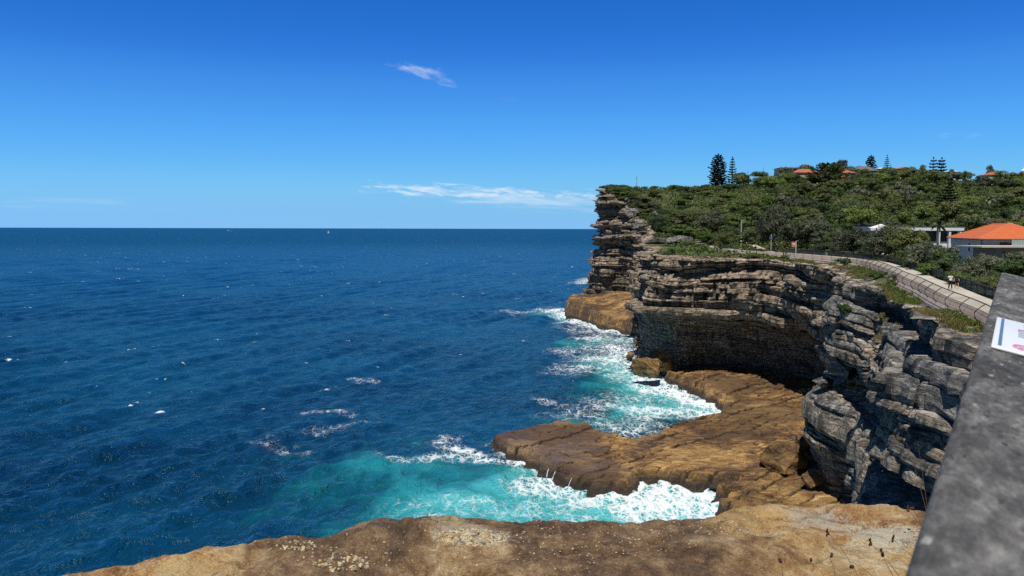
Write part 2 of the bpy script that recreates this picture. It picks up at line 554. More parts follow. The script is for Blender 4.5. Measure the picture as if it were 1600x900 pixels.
# ------------------------------------------------------------------ terrain sheet
gx = np.concatenate([np.arange(-90, 40, 2.5), np.arange(40, 110, 1.6), np.arange(110, 420, 5.0), np.arange(420, 1205, 20.0)])
gy = np.concatenate([np.arange(-400, -20, 20.0), np.arange(-20, 60, 2.5), np.arange(60, 260, 1.6), np.arange(260, 620, 5.0), np.arange(620, 1400, 20.0)])
X, Y = np.meshgrid(gx, gy)
Z = H(X, Y) + 0.35 * fbm(X / 9, Y / 9, 0, 3, 3)
din, _ = seg_dist(X, Y, COAST)
ins = inside(X, Y, LANDPOLY)
Z = np.where(ins, Z - 0.35 * (1 - sstep(4.5, 8.0, din)), Z - 6 - 2 * din)
dp, zp = seg_dist(X, Y, PC)
Z = np.where(dp < 4.5, (zp - 0.30) * (1 - sstep(2.6, 4.5, dp)) + Z * sstep(2.6, 4.5, dp), Z)
dcam = np.hypot(X, Y)
Z = np.where(ins & (dcam < 14), np.minimum(Z, 36.2), Z)
Fg = grid_faces(len(gy), len(gx))
keep = (ins & (din > 4.2)).ravel()
Fg = Fg[keep[Fg].all(axis=1)]
V = np.stack([X, Y, Z], -1).reshape(-1, 3)
used = np.unique(Fg)
rm = np.full(len(V), -1); rm[used] = np.arange(len(used))
tag(link('hillside', npmesh('hillside', V[used], rm[Fg], M['ground'], True)), 'scrub covered coastal hillside rising from the cliff path to the ridge', 'hillside', kind='structure')

# ------------------------------------------------------------------ cliffs: a lofted wall of strata
ZG = np.array([-4, 0, 2, 4, 7, 10, 13, 15, 16.5, 18, 20, 22, 24, 26, 27.5, 29, 30.5, 32, 34, 36, 38, 40, 42, 44, 46, 48, 50, 52, 54, 56, 58, 60, 63], float)
def prof(pts):
    p = np.array(pts, float)
    return np.interp(ZG, p[:, 0], p[:, 1])
P_BLUFF = prof([(-4, 6), (0, 6), (4, 5), (10, 5.6), (22, 5.0), (27, 3.5), (31, 2.4), (33, 1.4), (35, 4.4), (37, 4.6), (38.5, .8), (40, .9), (41.5, 3.4), (43.5, 3.4), (45, .5), (47, -.4), (48, .9), (50, .9), (51.5, -1.2), (53, -.8), (54, .8), (56.5, .5), (58, -.8), (59, -.1), (61, -.6)])
P_MAIN = prof([(-4, -5), (0, -5), (2.5, -7.5), (4, -7), (6, -6), (14, -4.4), (16, -2.8), (17.2, .2), (18.2, 2.8), (20, 2.4), (21, 1.6), (22.5, 2.4), (24, 1.2), (25.5, 1.6), (27, 1.2), (27.8, -1.2), (29.2, -1.2), (30, .9), (31.6, .8), (33, -.5)])
P_WALL = prof([(-4, -11), (0, -11), (2, -11.5), (5, -9.5), (8, -8.4), (13, -7), (15.5, -6.0), (17, -2.0), (18, 2.2), (19, 2.6), (20, 1.8), (21, .8), (22, 2.2), (23.5, 0.4), (24.5, 1.7), (25.5, .6), (27, .9), (28, -2.4), (29.4, -2.4), (30, 0), (31, 0), (33, -1.4)])
P_CAVE = prof([(-4, -13), (0, -13), (3, -15), (8, -14), (13, -12), (16, -8), (17.5, -1.5), (19, -1.0), (21, 0.2), (23, 1.0), (25, .6), (26.5, 1.0), (27.5, -1.5), (29, -1.2), (30.3, 1.0), (33, 0)])
P_BACK = prof([(-4, -9), (3, -9), (7, -8), (11, -7), (14, -5), (17, -1), (19, 1.0), (21, 1.4), (24, 1.0), (26.5, .6), (29, -1), (31, -1), (33, -2)])
P_PROM = prof([(-4, -1.2), (0, -1), (3, -.8), (7, .2), (10, 1.3), (13, 2.3), (15, 1.9), (17, .9), (17.6, -2.6), (18.5, -4.4), (21, -4.2), (22, -.2), (24, .2), (26, -.5), (28, -1.3), (29.5, -1.6), (31, -2.0), (33, -2.2)])
P_NEAR = prof([(-4, 3.4), (0, 3.4), (6, 3.6), (10, 3.4), (13, 3.0), (15, 3.0), (16.6, 2.4), (17.2, -1.5), (18, -4.2), (20.2, -4.2), (21.2, 2.6), (23.5, 2.2), (25.5, 1.4), (27, .8), (28.5, .3), (30, -.2), (33, -.6)])
SPF = [P_BLUFF] * 9 + [0.5 * P_BLUFF + .5 * P_MAIN, P_MAIN, P_MAIN, P_WALL, P_WALL, 0.5 * P_WALL + 0.5 * P_CAVE, P_CAVE, P_CAVE, P_BACK, P_PROM, P_PROM, P_PROM] + [P_NEAR] * 11
SPF = np.array(SPF)
SPF[7] = SPF[7] * np.where(ZG > 34, .6, 1)
WARM = np.array([1] * 14 + [.9, .8, .65, .45, .32, .28, .28] + [.28] * 11, float)
NEARW = np.array([0] * 15 + [.1, .4, .9, 1, 1, 1] + [1] * 11, float)

PA = catmull(ST, 40)
par = np.linspace(0, len(ST) - 1, len(PA))
seg = np.hypot(*np.diff(PA[:, :2], axis=0).T)
sl = np.concatenate([[0], np.cumsum(seg)])
dens = []
s0 = 0.0
while s0 < sl[-1]:
    y = np.interp(s0, sl, PA[:, 1])
    dens.append(s0)
    s0 += 0.34 if 60 < y < 225 else (0.6 if y >= 225 else 1.2)
S = np.array(dens)
prm = np.interp(S, sl, par)
bx, by, bz = [np.interp(S, sl, PA[:, k]) for k in range(3)]
tx = np.interp(S + 3, sl, PA[:, 0]) - np.interp(S - 3, sl, PA[:, 0])
ty = np.interp(S + 3, sl, PA[:, 1]) - np.interp(S - 3, sl, PA[:, 1])
L = np.hypot(tx, ty)
nx, ny = ty / L, -tx / L
ip = np.clip(prm.astype(int), 0, len(ST) - 2)
fp = prm - ip
fps = fp * fp * (3 - 2 * fp)
PRO = SPF[ip] * (1 - fps[:, None]) + SPF[ip + 1] * fps[:, None]
warm = WARM[ip] * (1 - fp) + WARM[ip + 1] * fp
nearw = NEARW[ip] * (1 - fp) + NEARW[ip + 1] * fp
bluff = sstep(205, 300, by)
bz = bz + 0.45 * noise(S / 5, 0, 0, 91) + 0.7 * noise(S / 17, 3, 0, 92)

zs = [-4.0]
lrng = np.random.default_rng(21)
while zs[-1] < 74:
    th = float(np.clip(lrng.lognormal(-0.25, 0.6), 0.28, 2.6))
    if 4 < zs[-1] < 15: th *= 1.9
    zs.append(zs[-1] + th)
zs = np.array(zs)
NL = len(zs) - 1
soft = lrng.random(NL) < 0.26
amp = lrng.uniform(-0.2, 0.85, NL)
TT = [0.0, 0.08, 0.3, 0.62, 0.9, 1.0]
rowsV, lay_attr = [], []
for i in range(NL):
    th = zs[i + 1] - zs[i]
    zc = (zs[i] + zs[i + 1]) / 2
    calm = 1.0 - 0.72 * float(sstep(3, 5, zc) * (1 - sstep(15, 18, zc))) * (1 - nearw) * (1 - bluff)      # the lower wall is smoother
    pr = amp[i] * (1 + 0.5 * nearw) * (0.7 + 0.5 * noise(S / 30, i * 7.3, 0, 5))
    if soft[i]:
        pr = pr - 0.9 - 0.6 * noise(S / 14, i * 3.1, 0, 6)
    pr = pr + 0.75 * noise(S / 9, i * 5.7, 0, 7) + 0.4 * noise(S / 3.0, i * 9.1, 0, 8)
    # vertical joints break the bed into blocks
    wdt = 1.4 + 2.6 * th
    u = (S + 3.0 * noise(S / 12, i, 0, 9)) / wdt + i * 0.37
    cell = np.floor(u)
    fr = u - cell
    bl = _h(cell, np.full_like(cell, i), np.zeros_like(cell), 11)
    bl2 = _h(cell + 1, np.full_like(cell, i), np.zeros_like(cell), 11)
    pr = pr + (0.55 - 0.25 * nearw) * (bl + (bl2 - bl) * sstep(0.86, 1.0, fr))
    pr = pr - (0.45 - 0.27 * nearw) * np.exp(-((fr - 0.93) / 0.05) ** 2)
    # bigger fallen blocks take several beds with them, and deep open joints run down the face
    cs_ = np.floor(S / 6.3 + 0.8 * noise(S / 19, zc / 8, 0, 17) + 0.31 * math.floor(zc / 3.4))
    pr = pr + (0.85 - 0.5 * nearw) * _h(cs_, np.full_like(S, math.floor(zc / 3.4 + .3)), cs_ * 0, 18) + (1.2 + 0.9 * float(sstep(17, 20, zc))) * (1 - 0.5 * nearw) * noise(S / 15, zc / 5.5, 0, 19)
    jj = S / 8.7 + 0.35 * noise(S / 5, zc / 5, 0, 23)
    jf = jj - np.floor(jj)
    pr = pr - (1.0 - 0.6 * nearw) * np.exp(-((jf - .5) / .03) ** 2) * (_h(np.floor(jj), np.full_like(S, math.floor(zc / 5.5)), cs_ * 0, 24) > -.1)
    # places where two beds merge
    pr = pr * (0.75 + 0.5 * noise(S / 22, i * 1.3, 0, 13)) * calm * (1 + 0.45 * bluff) * (1 + 0.45 * float(sstep(16, 18, zc)) * (1 - bluff) * (1 - 0.4 * nearw))
    rnd = noise(S / 2.1, i * 2.2, 0, 15)
    for t in TT:
        z = zs[i] + th * t
        bulge = -(abs(2 * t - 1) ** 5) * (0.11 * th + 0.06) - (0.16 * th if t < 0.1 else 0) * (0.6 + 0.4 * rnd)
        warp = (0.6 + 0.7 * float(sstep(12, 20, z))) * noise(S / 26, z / 13, 0, 31) + 0.35 * noise(S / 6, z / 3, 0, 32) + nearw * (1.5 * noise(S / 15, z / 12, 0, 33) + -0.055 * np.clip(S - np.interp(18, prm, S), -8, 40) * sstep(4, 12, np.full_like(S, z)) * (1 - sstep(27, 31, np.full_like(S, z))))
        zz = z + warp * sstep(-3, 2, z)
        off = np.array([np.interp(z, ZG, PRO[k]) for k in range(len(S))]) if False else None
        j = min(int(np.searchsorted(ZG, z, 'right')) - 1, len(ZG) - 2)
        j = max(j, 0)
        f = min(max((z - ZG[j]) / (ZG[j + 1] - ZG[j]), 0), 1)
        off = PRO[:, j] * (1 - f) + PRO[:, j + 1] * f
        o = off + pr + bulge * calm
        rowsV.append((o, zz))
        lay_attr.append((i * 0.6180339) % 1.0)
O = np.array([r[0] for r in rowsV])
ZZ = np.array([r[1] for r in rowsV])
over = ZZ - bz[None, :]
offrim = np.take_along_axis(O, np.clip((over < 0).sum(0) - 1, 0, len(O) - 1)[None, :], 0)[0]
capo = offrim[None, :] - 9.0 * (1 - np.exp(-np.clip(over, 0, None) / 6.0)) + 0.25 * (O - offrim[None, :]) * np.exp(-np.clip(over, 0, None) / 3)
iscap = over > 0
O2 = np.where(iscap, capo, O)
PX = bx[None, :] + nx[None, :] * O2
PY = by[None, :] + ny[None, :] * O2
d3 = fbm(PX / 1.1, PY / 1.1, ZZ / 0.8, 4, 51) * 0.17 + fbm(PX / 4.5, PY / 4.5, ZZ / 3.0, 2, 52) * 0.34
O3 = O2 + d3 * np.where(iscap, 0.35, 1.0)
PX = bx[None, :] + nx[None, :] * O3
PY = by[None, :] + ny[None, :] * O3
hz = H(PX, PY)
capz = bz[None, :] * np.exp(-np.clip(over, 0, None) / 2.5) + (hz - 0.1) * (1 - np.exp(-np.clip(over, 0, None) / 2.5)) + 0.16 * d3
rough_top = 0.5 * np.clip(noise(PX / 2.2, PY / 2.2, 0, 61), 0, 1) * np.exp(-np.clip(over, 0, None) / 7)
PZ = np.where(iscap, capz + rough_top, ZZ + 0.12 * noise(PX / 1.4, PY / 1.4, ZZ / 1.4, 66))
ncam = np.hypot(PX, PY)
PZ = np.where(ncam < 14, np.minimum(PZ, 36.0), PZ)
V = np.stack([PX, PY, PZ], -1).reshape(-1, 3)
Fc = grid_faces(PX.shape[0], PX.shape[1])
ov_ = over[:-1, :-1]
me = npmesh('cliff', V, Fc, [M['cliff'], M['ground']], False, ((ov_ > 3.2 + 1.6 * noise(PX[:-1, :-1] / 2, PY[:-1, :-1] / 2, 0, 67)) & ((PY[:-1, :-1] > 215) | (ov_ > 6))).ravel())
at = me.attributes.new('layer', 'FLOAT', 'POINT')
at.data.foreach_set('value', np.repeat(np.array(lay_attr, np.float32)[:, None], len(S), 1).ravel())
at = me.attributes.new('warm', 'FLOAT', 'POINT')
at.data.foreach_set('value', np.repeat(warm[None, :].astype(np.float32), PX.shape[0], 0).ravel())
tag(link('cliff', me), 'layered sandstone sea cliff with dark undercut cave beside the ocean', 'cliff', kind='structure')

# ------------------------------------------------------------------ wave-cut rock platforms
def pxpoly(pts):
    return np.array([at_z(*p)[:2] for p in pts])
PLAT = pxpoly([(765, 682, 1.2), (772, 673, 2), (836, 657, 2.4), (885, 655, 2.5), (948, 668, 2.5), (990, 679, 2.2), (1060, 658, 2.2), (1132, 644, 1.5), (1126, 630, 1.2), (1098, 617, .8),
               (1055, 600, .6), (1040, 592, .6), (1042, 577, 3), (1062, 572, 3), (1130, 560, 3), (1300, 560, 3), (1420, 640, 3), (1420, 810, 1), (1180, 815, 1), (1138, 806, .5),
               (1118, 793, .5), (1150, 776, 1), (1120, 774, .8), (1146, 757, 1), (1100, 758, .6), (1085, 766, .5), (1058, 752, .5), (1030, 748, .5), (1002, 757, .4), (985, 775, .3), (950, 771, .3), (915, 766, .3), (880, 752, .3), (850, 740, .3), (815, 724, .3), (785, 706, .3)])
def platform(name, poly, res, top, seed, ang, label, tipx=None, edge=1.1, kind='structure'):
    x0, y0 = poly.min(0) - 4
    x1, y1 = poly.max(0) + 4
    gx = np.arange(x0, x1, res)
    gy = np.arange(y0, y1, res)
    X, Y = np.meshgrid(gx, gy)
    wx = X + 0.5 * noise(X / 3, Y / 3, 0, seed) + 0.25 * noise(X / .9, Y / .9, 0, seed + 1)
    wy = Y + 0.7 * noise(X / 3, Y / 3, 5, seed + 2) + 0.25 * noise(X / .9, Y / .9, 9, seed + 3)
    closed = np.vstack([poly, poly[:1]])
    d, _ = seg_dist(wx, wy, closed)
    d = np.where(inside(wx, wy, poly), d, -d)
    jx, jy = X + 0.3 * (wx - X), Y + 0.3 * (wy - Y)
    U = jx * math.cos(ang) + jy * math.sin(ang)
    W = -jx * math.sin(ang) + jy * math.cos(ang)
    W += 0.8 * noise(U / 16, W / 7, 0, seed + 5)
    cw = W / 2.7 + 0.3 * noise(W / 8, U / 40, 0, seed + 6)
    iw = np.floor(cw)
    cu = U / 5.6 + _h(iw, iw * 0, iw * 0, seed + 7) * 3
    iu = np.floor(cu)
    hb = 0.9 * _h(iw, iw * 0, iw * 0, seed + 4) + 0.7 * _h(iu, iw, iu * 0, seed + 8)
    hb = hb + (cw - iw - .5) * (0.5 + 0.8 * _h(iu, iw, iu * 0 + 1, seed + 8)) + (cu - iu - .5) * 0.7 * _h(iu, iw, iu * 0 + 2, seed + 8)
    gu, gw = np.abs(cu - iu - .5) * 2, np.abs(cw - iw - .5) * 2
    live = sstep(-.35, .05, noise(U / 12, W / 5, 0, seed + 40))
    groove = (sstep(0.80, 0.93, gw) * 0.40) * live + sstep(0.93, 0.97, gu) * 0.30 * sstep(-.1, .2, noise(U / 9, W / 9, 3, seed + 41))
    z = top(X, Y) + 0.20 * hb - groove + 0.07 * fbm(X / 5, Y / 5, 0, 4, seed + 9) + 0.05 * fbm(X / 1.1, Y / 1.1, 0, 3, seed + 10)
    # little risers: beds worn back in steps
    st = fbm(X / 14, Y / 14, 0, 3, seed + 12) * 2.6
    z += 0.36 * (np.floor(st) + sstep(0.92, 1.0, st - np.floor(st)) - st * 0.5)
    dj = d + 0.35 * hb
    d1 = dj + 0.5 * noise(X / 2.5, Y / 2.5, 0, seed + 30)
    d2 = dj + 0.7 * noise(X / 3.5, Y / 3.5, 3, seed + 31)
    fall = 0.40 * sstep(-1.0, -0.65, d2) + 0.20 * sstep(-.45, -0.1, d1 * .6 + d2 * .4) + 0.22 * sstep(0.15, 0.45, d1) + 0.18 * sstep(0.8, 1.15, dj + 0.9 * noise(X / 4, Y / 4, 7, seed + 32))
    z = -3.0 + (z + 3.0) * fall
    V = np.stack([X, Y, z], -1).reshape(-1, 3)
    Fg = grid_faces(len(gy), len(gx))
    keep = (d > -2.5).ravel()
    Fg = Fg[keep[Fg].all(1)]
    used = np.unique(Fg)
    rm = np.full(len(V), -1); rm[used] = np.arange(len(used))
    me = npmesh(name, V[used], rm[Fg], M['platform'], False)
    pur = sstep(0, 1, (tipx - X) / 14 + 0.5 * noise(X / 6, Y / 6, 0, seed + 20)) if tipx else X * 0
    alg = sstep(0.05, 0.5, fbm(X / 13, Y / 13, 0, 4, seed + 21) + 0.1)
    for nm, arr in (('purple', pur), ('algae', alg), ('joint', np.clip(groove * 3.5, 0, 1))):
        at = me.attributes.new(nm, 'FLOAT', 'POINT')
        at.data.foreach_set('value', arr.ravel()[used].astype(np.float32))
    o = link(name, me)
    tag(o, label, 'rock platform', kind=kind)
    return o
platform('rock_platform', PLAT, 0.20, lambda X, Y: 2.2 + 0.010 * (X - 10) + 0.9 * sstep(38, 52, X), 101, R(40), 'brown wave worn rock platform jutting into the turquoise water', 22)
SHELF = pxpoly([(884, 478, 2), (892, 470, 3), (915, 465, 3), (935, 458, 3), (1010, 455, 3), (1060, 500, 3), (1040, 540, 1), (1004, 527, .3), (985, 522, .3), (950, 513, .3), (915, 502, .3), (890, 495, .3)])
platform('rock_shelf', SHELF, 0.55, lambda X, Y: 4.6 + 0 * X + 1.6 * sstep(300, 340, Y) + 3.2 * sstep(40, 54, X), 141, R(70), 'ochre rock shelf at the foot of the far bluff')
# ------------------------------------------------------------------ sea
rr = [22.0]
while rr[-1] < 90000:
    r = rr[-1]
    k = 0.0036 if r < 1200 else (0.0036 + min(0.05, (r - 1200) / 1200 * 0.012))
    rr.append(r + max(0.42, r * k))
rr = np.array(rr)
aa = np.concatenate([np.linspace(-68, -36, 90, endpoint=False), np.linspace(-36, 13, 430, endpoint=False), np.linspace(13, 52, 70)]) * math.pi / 180
RR, AA = np.meshgrid(rr, aa, indexing='ij')
X, Y = RR * np.sin(AA), RR * np.cos(AA)
cell = np.maximum(np.gradient(rr)[:, None], RR * 0.002)
Z = np.zeros_like(X)
wr = np.random.default_rng(3)
main_dir = math.atan2(-0.30, 0.955)
for k in range(70):
    lam = 1.3 * (26 / 1.3) ** (k / 69.0)
    th = main_dir + wr.normal(0, 0.55 if lam < 12 else 0.22)
    kx, ky = math.cos(th) * 2 * math.pi / lam, math.sin(th) * 2 * math.pi / lam
    A = 0.0112 * lam * wr.uniform(0.5, 1.2) * (1.0 if lam < 14 else 0.6)
    fade = np.clip((lam / cell - 2.5) / 3, 0, 1)
    act = fade.max(1) > 0
    ph = kx * X[act] + ky * Y[act] + wr.uniform(0, 6.28) + 0.8 * noise(X[act] / (lam * 6), Y[act] / (lam * 6), k, 77)
    s = np.sin(ph)
    Z[act] += fade[act] * A * (s + 0.35 * (1 - np.abs(np.sin(ph / 2 + .8)) * 2) )
Z *= np.clip(0.75 + 0.5 * noise(X / 60, Y / 60, 0, 78), 0.4, 1.3)
V = np.stack([X, Y, Z], -1).reshape(-1, 3)

def px_segs(segs):
    return [(at_z(a, b, 0)[:2], at_z(c, d, 0)[:2], r, s) for a, b, c, d, r, s in segs]
FOAM = px_segs([
    (716, 700, 800, 722, 3.5, .95), (800, 722, 850, 745, 2.6, .9), (850, 752, 905, 772, 3.4, 1), (905, 778, 985, 785, 4, .9), (985, 782, 1062, 764, 5.5, 1.2), (1062, 775, 1120, 792, 6, 1.3), (1000, 790, 1110, 805, 6, 1.0),
    (700, 795, 1000, 802, 7, .40), (690, 700, 640, 714, 3, .55), (600, 712, 720, 712, 2.2, .5),
    (1130, 640, 1030, 607, 6, 1.25), (1040, 600, 975, 560, 9, .95), (1000, 640, 1120, 648, 6, .9), (930, 560, 1000, 548, 9, .85), (920, 528, 1000, 532, 7, .7), (895, 572, 980, 580, 8, .6), (1040, 590, 1010, 572, 5, 1.1),
    (1000, 672, 940, 655, 4, .55), (905, 640, 1000, 620, 8, .45), (880, 548, 960, 535, 8, .5), (1080, 620, 1000, 660, 6, .6), (960, 540, 1004, 600, 8, .85),
    (866, 484, 892, 492, 8, 1.1), (890, 500, 1000, 528, 6, 1.0), (912, 442, 940, 430, 9, .8), (785, 487, 872, 487, 7, .45), (900, 512, 1000, 545, 9, .5), (925, 420, 938, 440, 10, .6),
    (1100, 760, 1140, 757, 1.6, 1.2), (1120, 790, 1148, 775, 1.8, 1.2), (505, 668, 560, 658, 3, .30), (500, 636, 550, 641, 2.0, .42), (430, 690, 470, 700, 2.4, .25), (560, 592, 575, 600, 3, .35), (830, 630, 850, 634, 2.2, .6), (690, 690, 720, 686, 2.2, .6)])
CYAN = px_segs([
    (440, 740, 800, 740, 24, .20), (480, 770, 800, 758, 15, .40), (590, 735, 790, 742, 11, .6), (720, 790, 1100, 800, 16, 1.0), (800, 745, 960, 790, 9, .9), (640, 715, 760, 712, 6, .5), (560, 690, 640, 700, 8, .25), (400, 720, 560, 740, 16, .22),
    (940, 560, 1040, 640, 13, .8), (900, 655, 1000, 655, 8, .5), (890, 535, 1000, 530, 11, .6), (870, 490, 1000, 520, 12, .7), (1000, 640, 1110, 640, 9, .9), (905, 620, 1000, 600, 13, .35), (915, 440, 940, 430, 14, .4), (800, 487, 880, 487, 12, .25)])
def segfield(x, y, segs, soft):
    out = np.zeros(x.shape)
    for a, b, r, s in segs:
        dx, dy = b - a
        L2 = dx * dx + dy * dy + 1e-9
        t = np.clip(((x - a[0]) * dx + (y - a[1]) * dy) / L2, 0, 1)
        d = np.hypot(x - a[0] - t * dx, y - a[1] - t * dy)
        out = np.maximum(out, s * np.exp(-(d / r) ** soft))
    return out
near = (RR < 650)
xs, ys = X[near], Y[near]
wxs = xs + 3.0 * fbm(xs / 9, ys / 9, 0, 3, 201)
wys = ys + 5.0 * fbm(xs / 9, ys / 9, 4, 3, 202)
foam = np.zeros_like(X); cyan = np.zeros_like(X)
fo = segfield(wxs, wys, FOAM, 2.0)
dpl, _ = seg_dist(xs, ys, np.vstack([PLAT, PLAT[:1]]))
dsh, _ = seg_dist(xs, ys, np.vstack([SHELF, SHELF[:1]]))
fo = np.maximum(fo, 0.62 * np.exp(-(np.minimum(dpl, dsh) / 1.6)) * (0.75 + 0.6 * noise(xs / 6, ys / 6, 0, 203)))
foam[near] = fo
cyan[near] = segfield(wxs + 2 * noise(xs / 20, ys / 20, 0, 205), wys + 4 * noise(xs / 20, ys / 20, 0, 206), CYAN, 2.0)

m, nt = newmat('sea_water')
pos = nt.n('ShaderNodeNewGeometry').outputs['Position']
fo = nt.n('ShaderNodeAttribute', attribute_name='foam').outputs['Fac']
cy = nt.n('ShaderNodeAttribute', attribute_name='cyan').outputs['Fac']
rot = nt.n('ShaderNodeMapping', {'Vector': pos, 'Rotation': (0, 0, R(17)), 'Scale': (1, 0.55, 1)}).outputs[0]
n1 = nt.noise(rot, 0.42, 5, 0.62, 0.4)
n2 = nt.noise(rot, 0.11, 5, 0.6, 0.3)
n3 = nt.noise(rot, 0.022, 5, 0.6, 0.2)
n4 = nt.noise(rot, 2.2, 4, 0.6)
dist = nt.n('ShaderNodeVectorMath', {0: pos}, operation='LENGTH').outputs['Value']
hgt = nt.addm(nt.addm(nt.mul(n1, 1.0), nt.mul(n2, 2.4)), nt.addm(nt.mul(n4, 0.16), nt.mul(nt.mul(n3, nt.step(dist, 250, 2500)), 9.0)))
nrm = nt.bump(hgt, 1.0, 1.6)
# water body: blue, greener and milky where air is beaten into it
body = nt.mix(nt.step(nt.noise(pos, 0.012, 4, 0.6), 0.35, 0.65), (0.0006, 0.020, 0.050), (0.0014, 0.050, 0.104))
body = nt.mix(nt.step(dist, 150, 900), body, (0.0012, 0.052, 0.140))
cyn = nt.math('MULTIPLY_ADD', nt.math('SUBTRACT', n2, 0.5), 0.5, cy)
cyn = nt.addm(cyn, nt.mul(nt.math('SUBTRACT', n1, 0.5), 0.35))
cyn = nt.mul(nt.step(cyn, 0.0, 1.05), nt.step(cy, 0.0, 0.22))
cc = nt.ramp(cyn, [(0.0, (0.002, 0.035, 0.075)), (0.35, (0.003, 0.085, 0.105)), (0.7, (0.014, 0.24, 0.255)), (1.0, (0.07, 0.45, 0.46))])
body = nt.mix(nt.step(cyn, 0.0, 0.3), body, cc)
# foam lace
warpv = nt.mix(0.5, pos, nt.n('ShaderNodeTexNoise', {'Vector': pos, 'Scale': 0.25, 'Detail': 4.0}).outputs[1], 'ADD')
wv = nt.n('ShaderNodeMapping', {'Vector': pos, 'Rotation': (0, 0, R(12)), 'Scale': (1, 0.6, 1)}).outputs[0]
dn = nt.n('ShaderNodeTexNoise', {'Vector': wv, 'Scale': 0.35, 'Detail': 5.0, 'Roughness': 0.65}).outputs[1]
wv2 = nt.n('ShaderNodeVectorMath', {0: dn, 1: (2.6, 2.6, 2.6), 2: wv}, operation='MULTIPLY_ADD').outputs[0]
lace = nt.vor(wv2, 0.55, 'DISTANCE_TO_EDGE').outputs['Distance']
lace2 = nt.vor(wv2, 1.5, 'DISTANCE_TO_EDGE').outputs['Distance']
fn = nt.noise(wv, 0.30, 8, 0.72, 1.2)
fn2 = nt.noise(wv, 1.6, 6, 0.7, 0.6)
lc = nt.math('MINIMUM', nt.mul(lace, 1.5), nt.mul(lace2, 2.2))
pat = nt.addm(nt.math('SUBTRACT', fn, 0.5), nt.addm(nt.mul(nt.math('SUBTRACT', 0.20, lc), 1.25), nt.mul(nt.math('SUBTRACT', fn2, 0.5), 0.28)))
ff = nt.addm(nt.mul(fo, 0.70), nt.mul(pat, 1.75))
foamf = nt.mul(nt.step(ff, 0.34, 1.12), nt.step(fo, 0.03, 0.22))
# scattered whitecaps on the open water
wc = nt.n('ShaderNodeMapping', {'Vector': pos, 'Rotation': (0, 0, R(17)), 'Scale': (0.16, 0.10, 0.16)}).outputs[0]
w1 = nt.noise(wc, 1.0, 5, 0.62, 0.3)
w2 = nt.noise(pos, 0.014, 3, 0.5)
w3 = nt.noise(pos, 1.4, 4, 0.7)
wcap = nt.step(nt.addm(nt.addm(w1, nt.mul(nt.math('SUBTRACT', w2, 0.5), 0.35)), nt.mul(nt.math('SUBTRACT', w3, 0.5), 0.14)), 0.70, 0.735)
allf = nt.math('MAXIMUM', foamf, nt.mul(wcap, 0.9))
fres = nt.n('ShaderNodeFresnel', {'IOR': 1.33, 'Normal': nrm}).outputs[0]
fr = nt.math('MINIMUM', nt.mul(fres, 1.15), nt.math('MULTIPLY_ADD', nt.step(dist, 250, 2500), -0.28, 0.42))
dif = nt.n('ShaderNodeBsdfDiffuse', {'Color': body})
nt.t.links.new(nrm, dif.inputs['Normal'])
gl = nt.n('ShaderNodeBsdfGlossy', {'Color': (0.72, 0.94, 1, 1), 'Roughness': 0.17, 'Normal': nrm})
ms = nt.n('ShaderNodeMixShader', {0: fr, 1: dif.outputs[0], 2: gl.outputs[0]})
fb = nt.bump(nt.addm(fn2, nt.mul(fn, 2.0)), 0.7, 0.4)
fd = nt.n('ShaderNodeBsdfDiffuse', {'Color': (0.76, 0.82, 0.84, 1), 'Normal': fb})
ms2 = nt.n('ShaderNodeMixShader', {0: allf, 1: ms.outputs[0], 2: fd.outputs[0]})
nt.t.links.new(ms2.outputs[0], nt.out.inputs[0])
M['sea'] = m
# the churned water near the rocks stands a little higher
foamc = np.clip(foam, 0, 1.2)
V[:, 2] += (foamc * (0.10 + 0.35 * fbm(X / 2.2, Y / 2.2, 0, 3, 207) * near)).ravel()
me = npmesh('sea', V, grid_faces(len(rr), len(aa)), M['sea'], True)
for nm, arr in (('foam', foam), ('cyan', cyan)):
    at = me.attributes.new(nm, 'FLOAT', 'POINT')
    at.data.foreach_set('value', arr.ravel().astype(np.float32))
tag(link('sea', me), 'deep blue ocean with turquoise foaming water along the rocks', 'sea', kind='structure')

# ------------------------------------------------------------------ rock ledge in front of the camera
LZ = 37.5
EDGE = [(46, 900), (110, 888), (180, 874), (240, 858), (295, 849), (350, 842), (410, 833), (450, 828), (490, 832), (515, 834), (545, 822), (575, 808),
        (600, 803), (630, 806), (662, 801), (690, 797), (730, 800), (760, 798), (800, 803), (850, 804), (900, 806), (960, 809), (1000, 808), (1010, 803), (1060, 804), (1110, 802), (1130, 791), (1150, 783),
        (1190, 781), (1230, 781), (1290, 780), (1340, 782), (1390, 786), (1440, 792), (1520, 800), (1650, 812), (1900, 830), (2400, 860)]
EP = np.array([(-14, -4), (-10, -1), (-7, 1.6), (-5.2, 3.6), (-4.2, 4.7)] + [at_z(a, b, LZ)[:2] for a, b in EDGE])
es = np.concatenate([[0], np.cumsum(np.hypot(*np.diff(EP, axis=0).T))])
SS = np.arange(0, es[-1], 0.022)
ex, ey = np.interp(SS, es, EP[:, 0]), np.interp(SS, es, EP[:, 1])
ker = np.hanning(9); ker /= ker.sum()
pad = lambda a: np.convolve(np.pad(a, 4, 'edge'), ker, 'valid')
ex, ey = pad(ex), pad(ey)
ey = ey + 0.018 * noise(SS * 5, 0, 0, 301) + 0.010 * noise(SS * 17, 0, 0, 302)
tx, ty = np.gradient(ex), np.gradient(ey)
tx, ty = np.convolve(np.pad(tx, 20, 'edge'), np.ones(41) / 41, 'valid'), np.convolve(np.pad(ty, 20, 'edge'), np.ones(41) / 41, 'valid')
L = np.hypot(tx, ty)
onx, ony = -ty / L, tx / L                   # outwards, over the drop
inw = np.concatenate([np.arange(7.4, 2.2, -0.12), np.arange(2.2, 0, -0.022)])
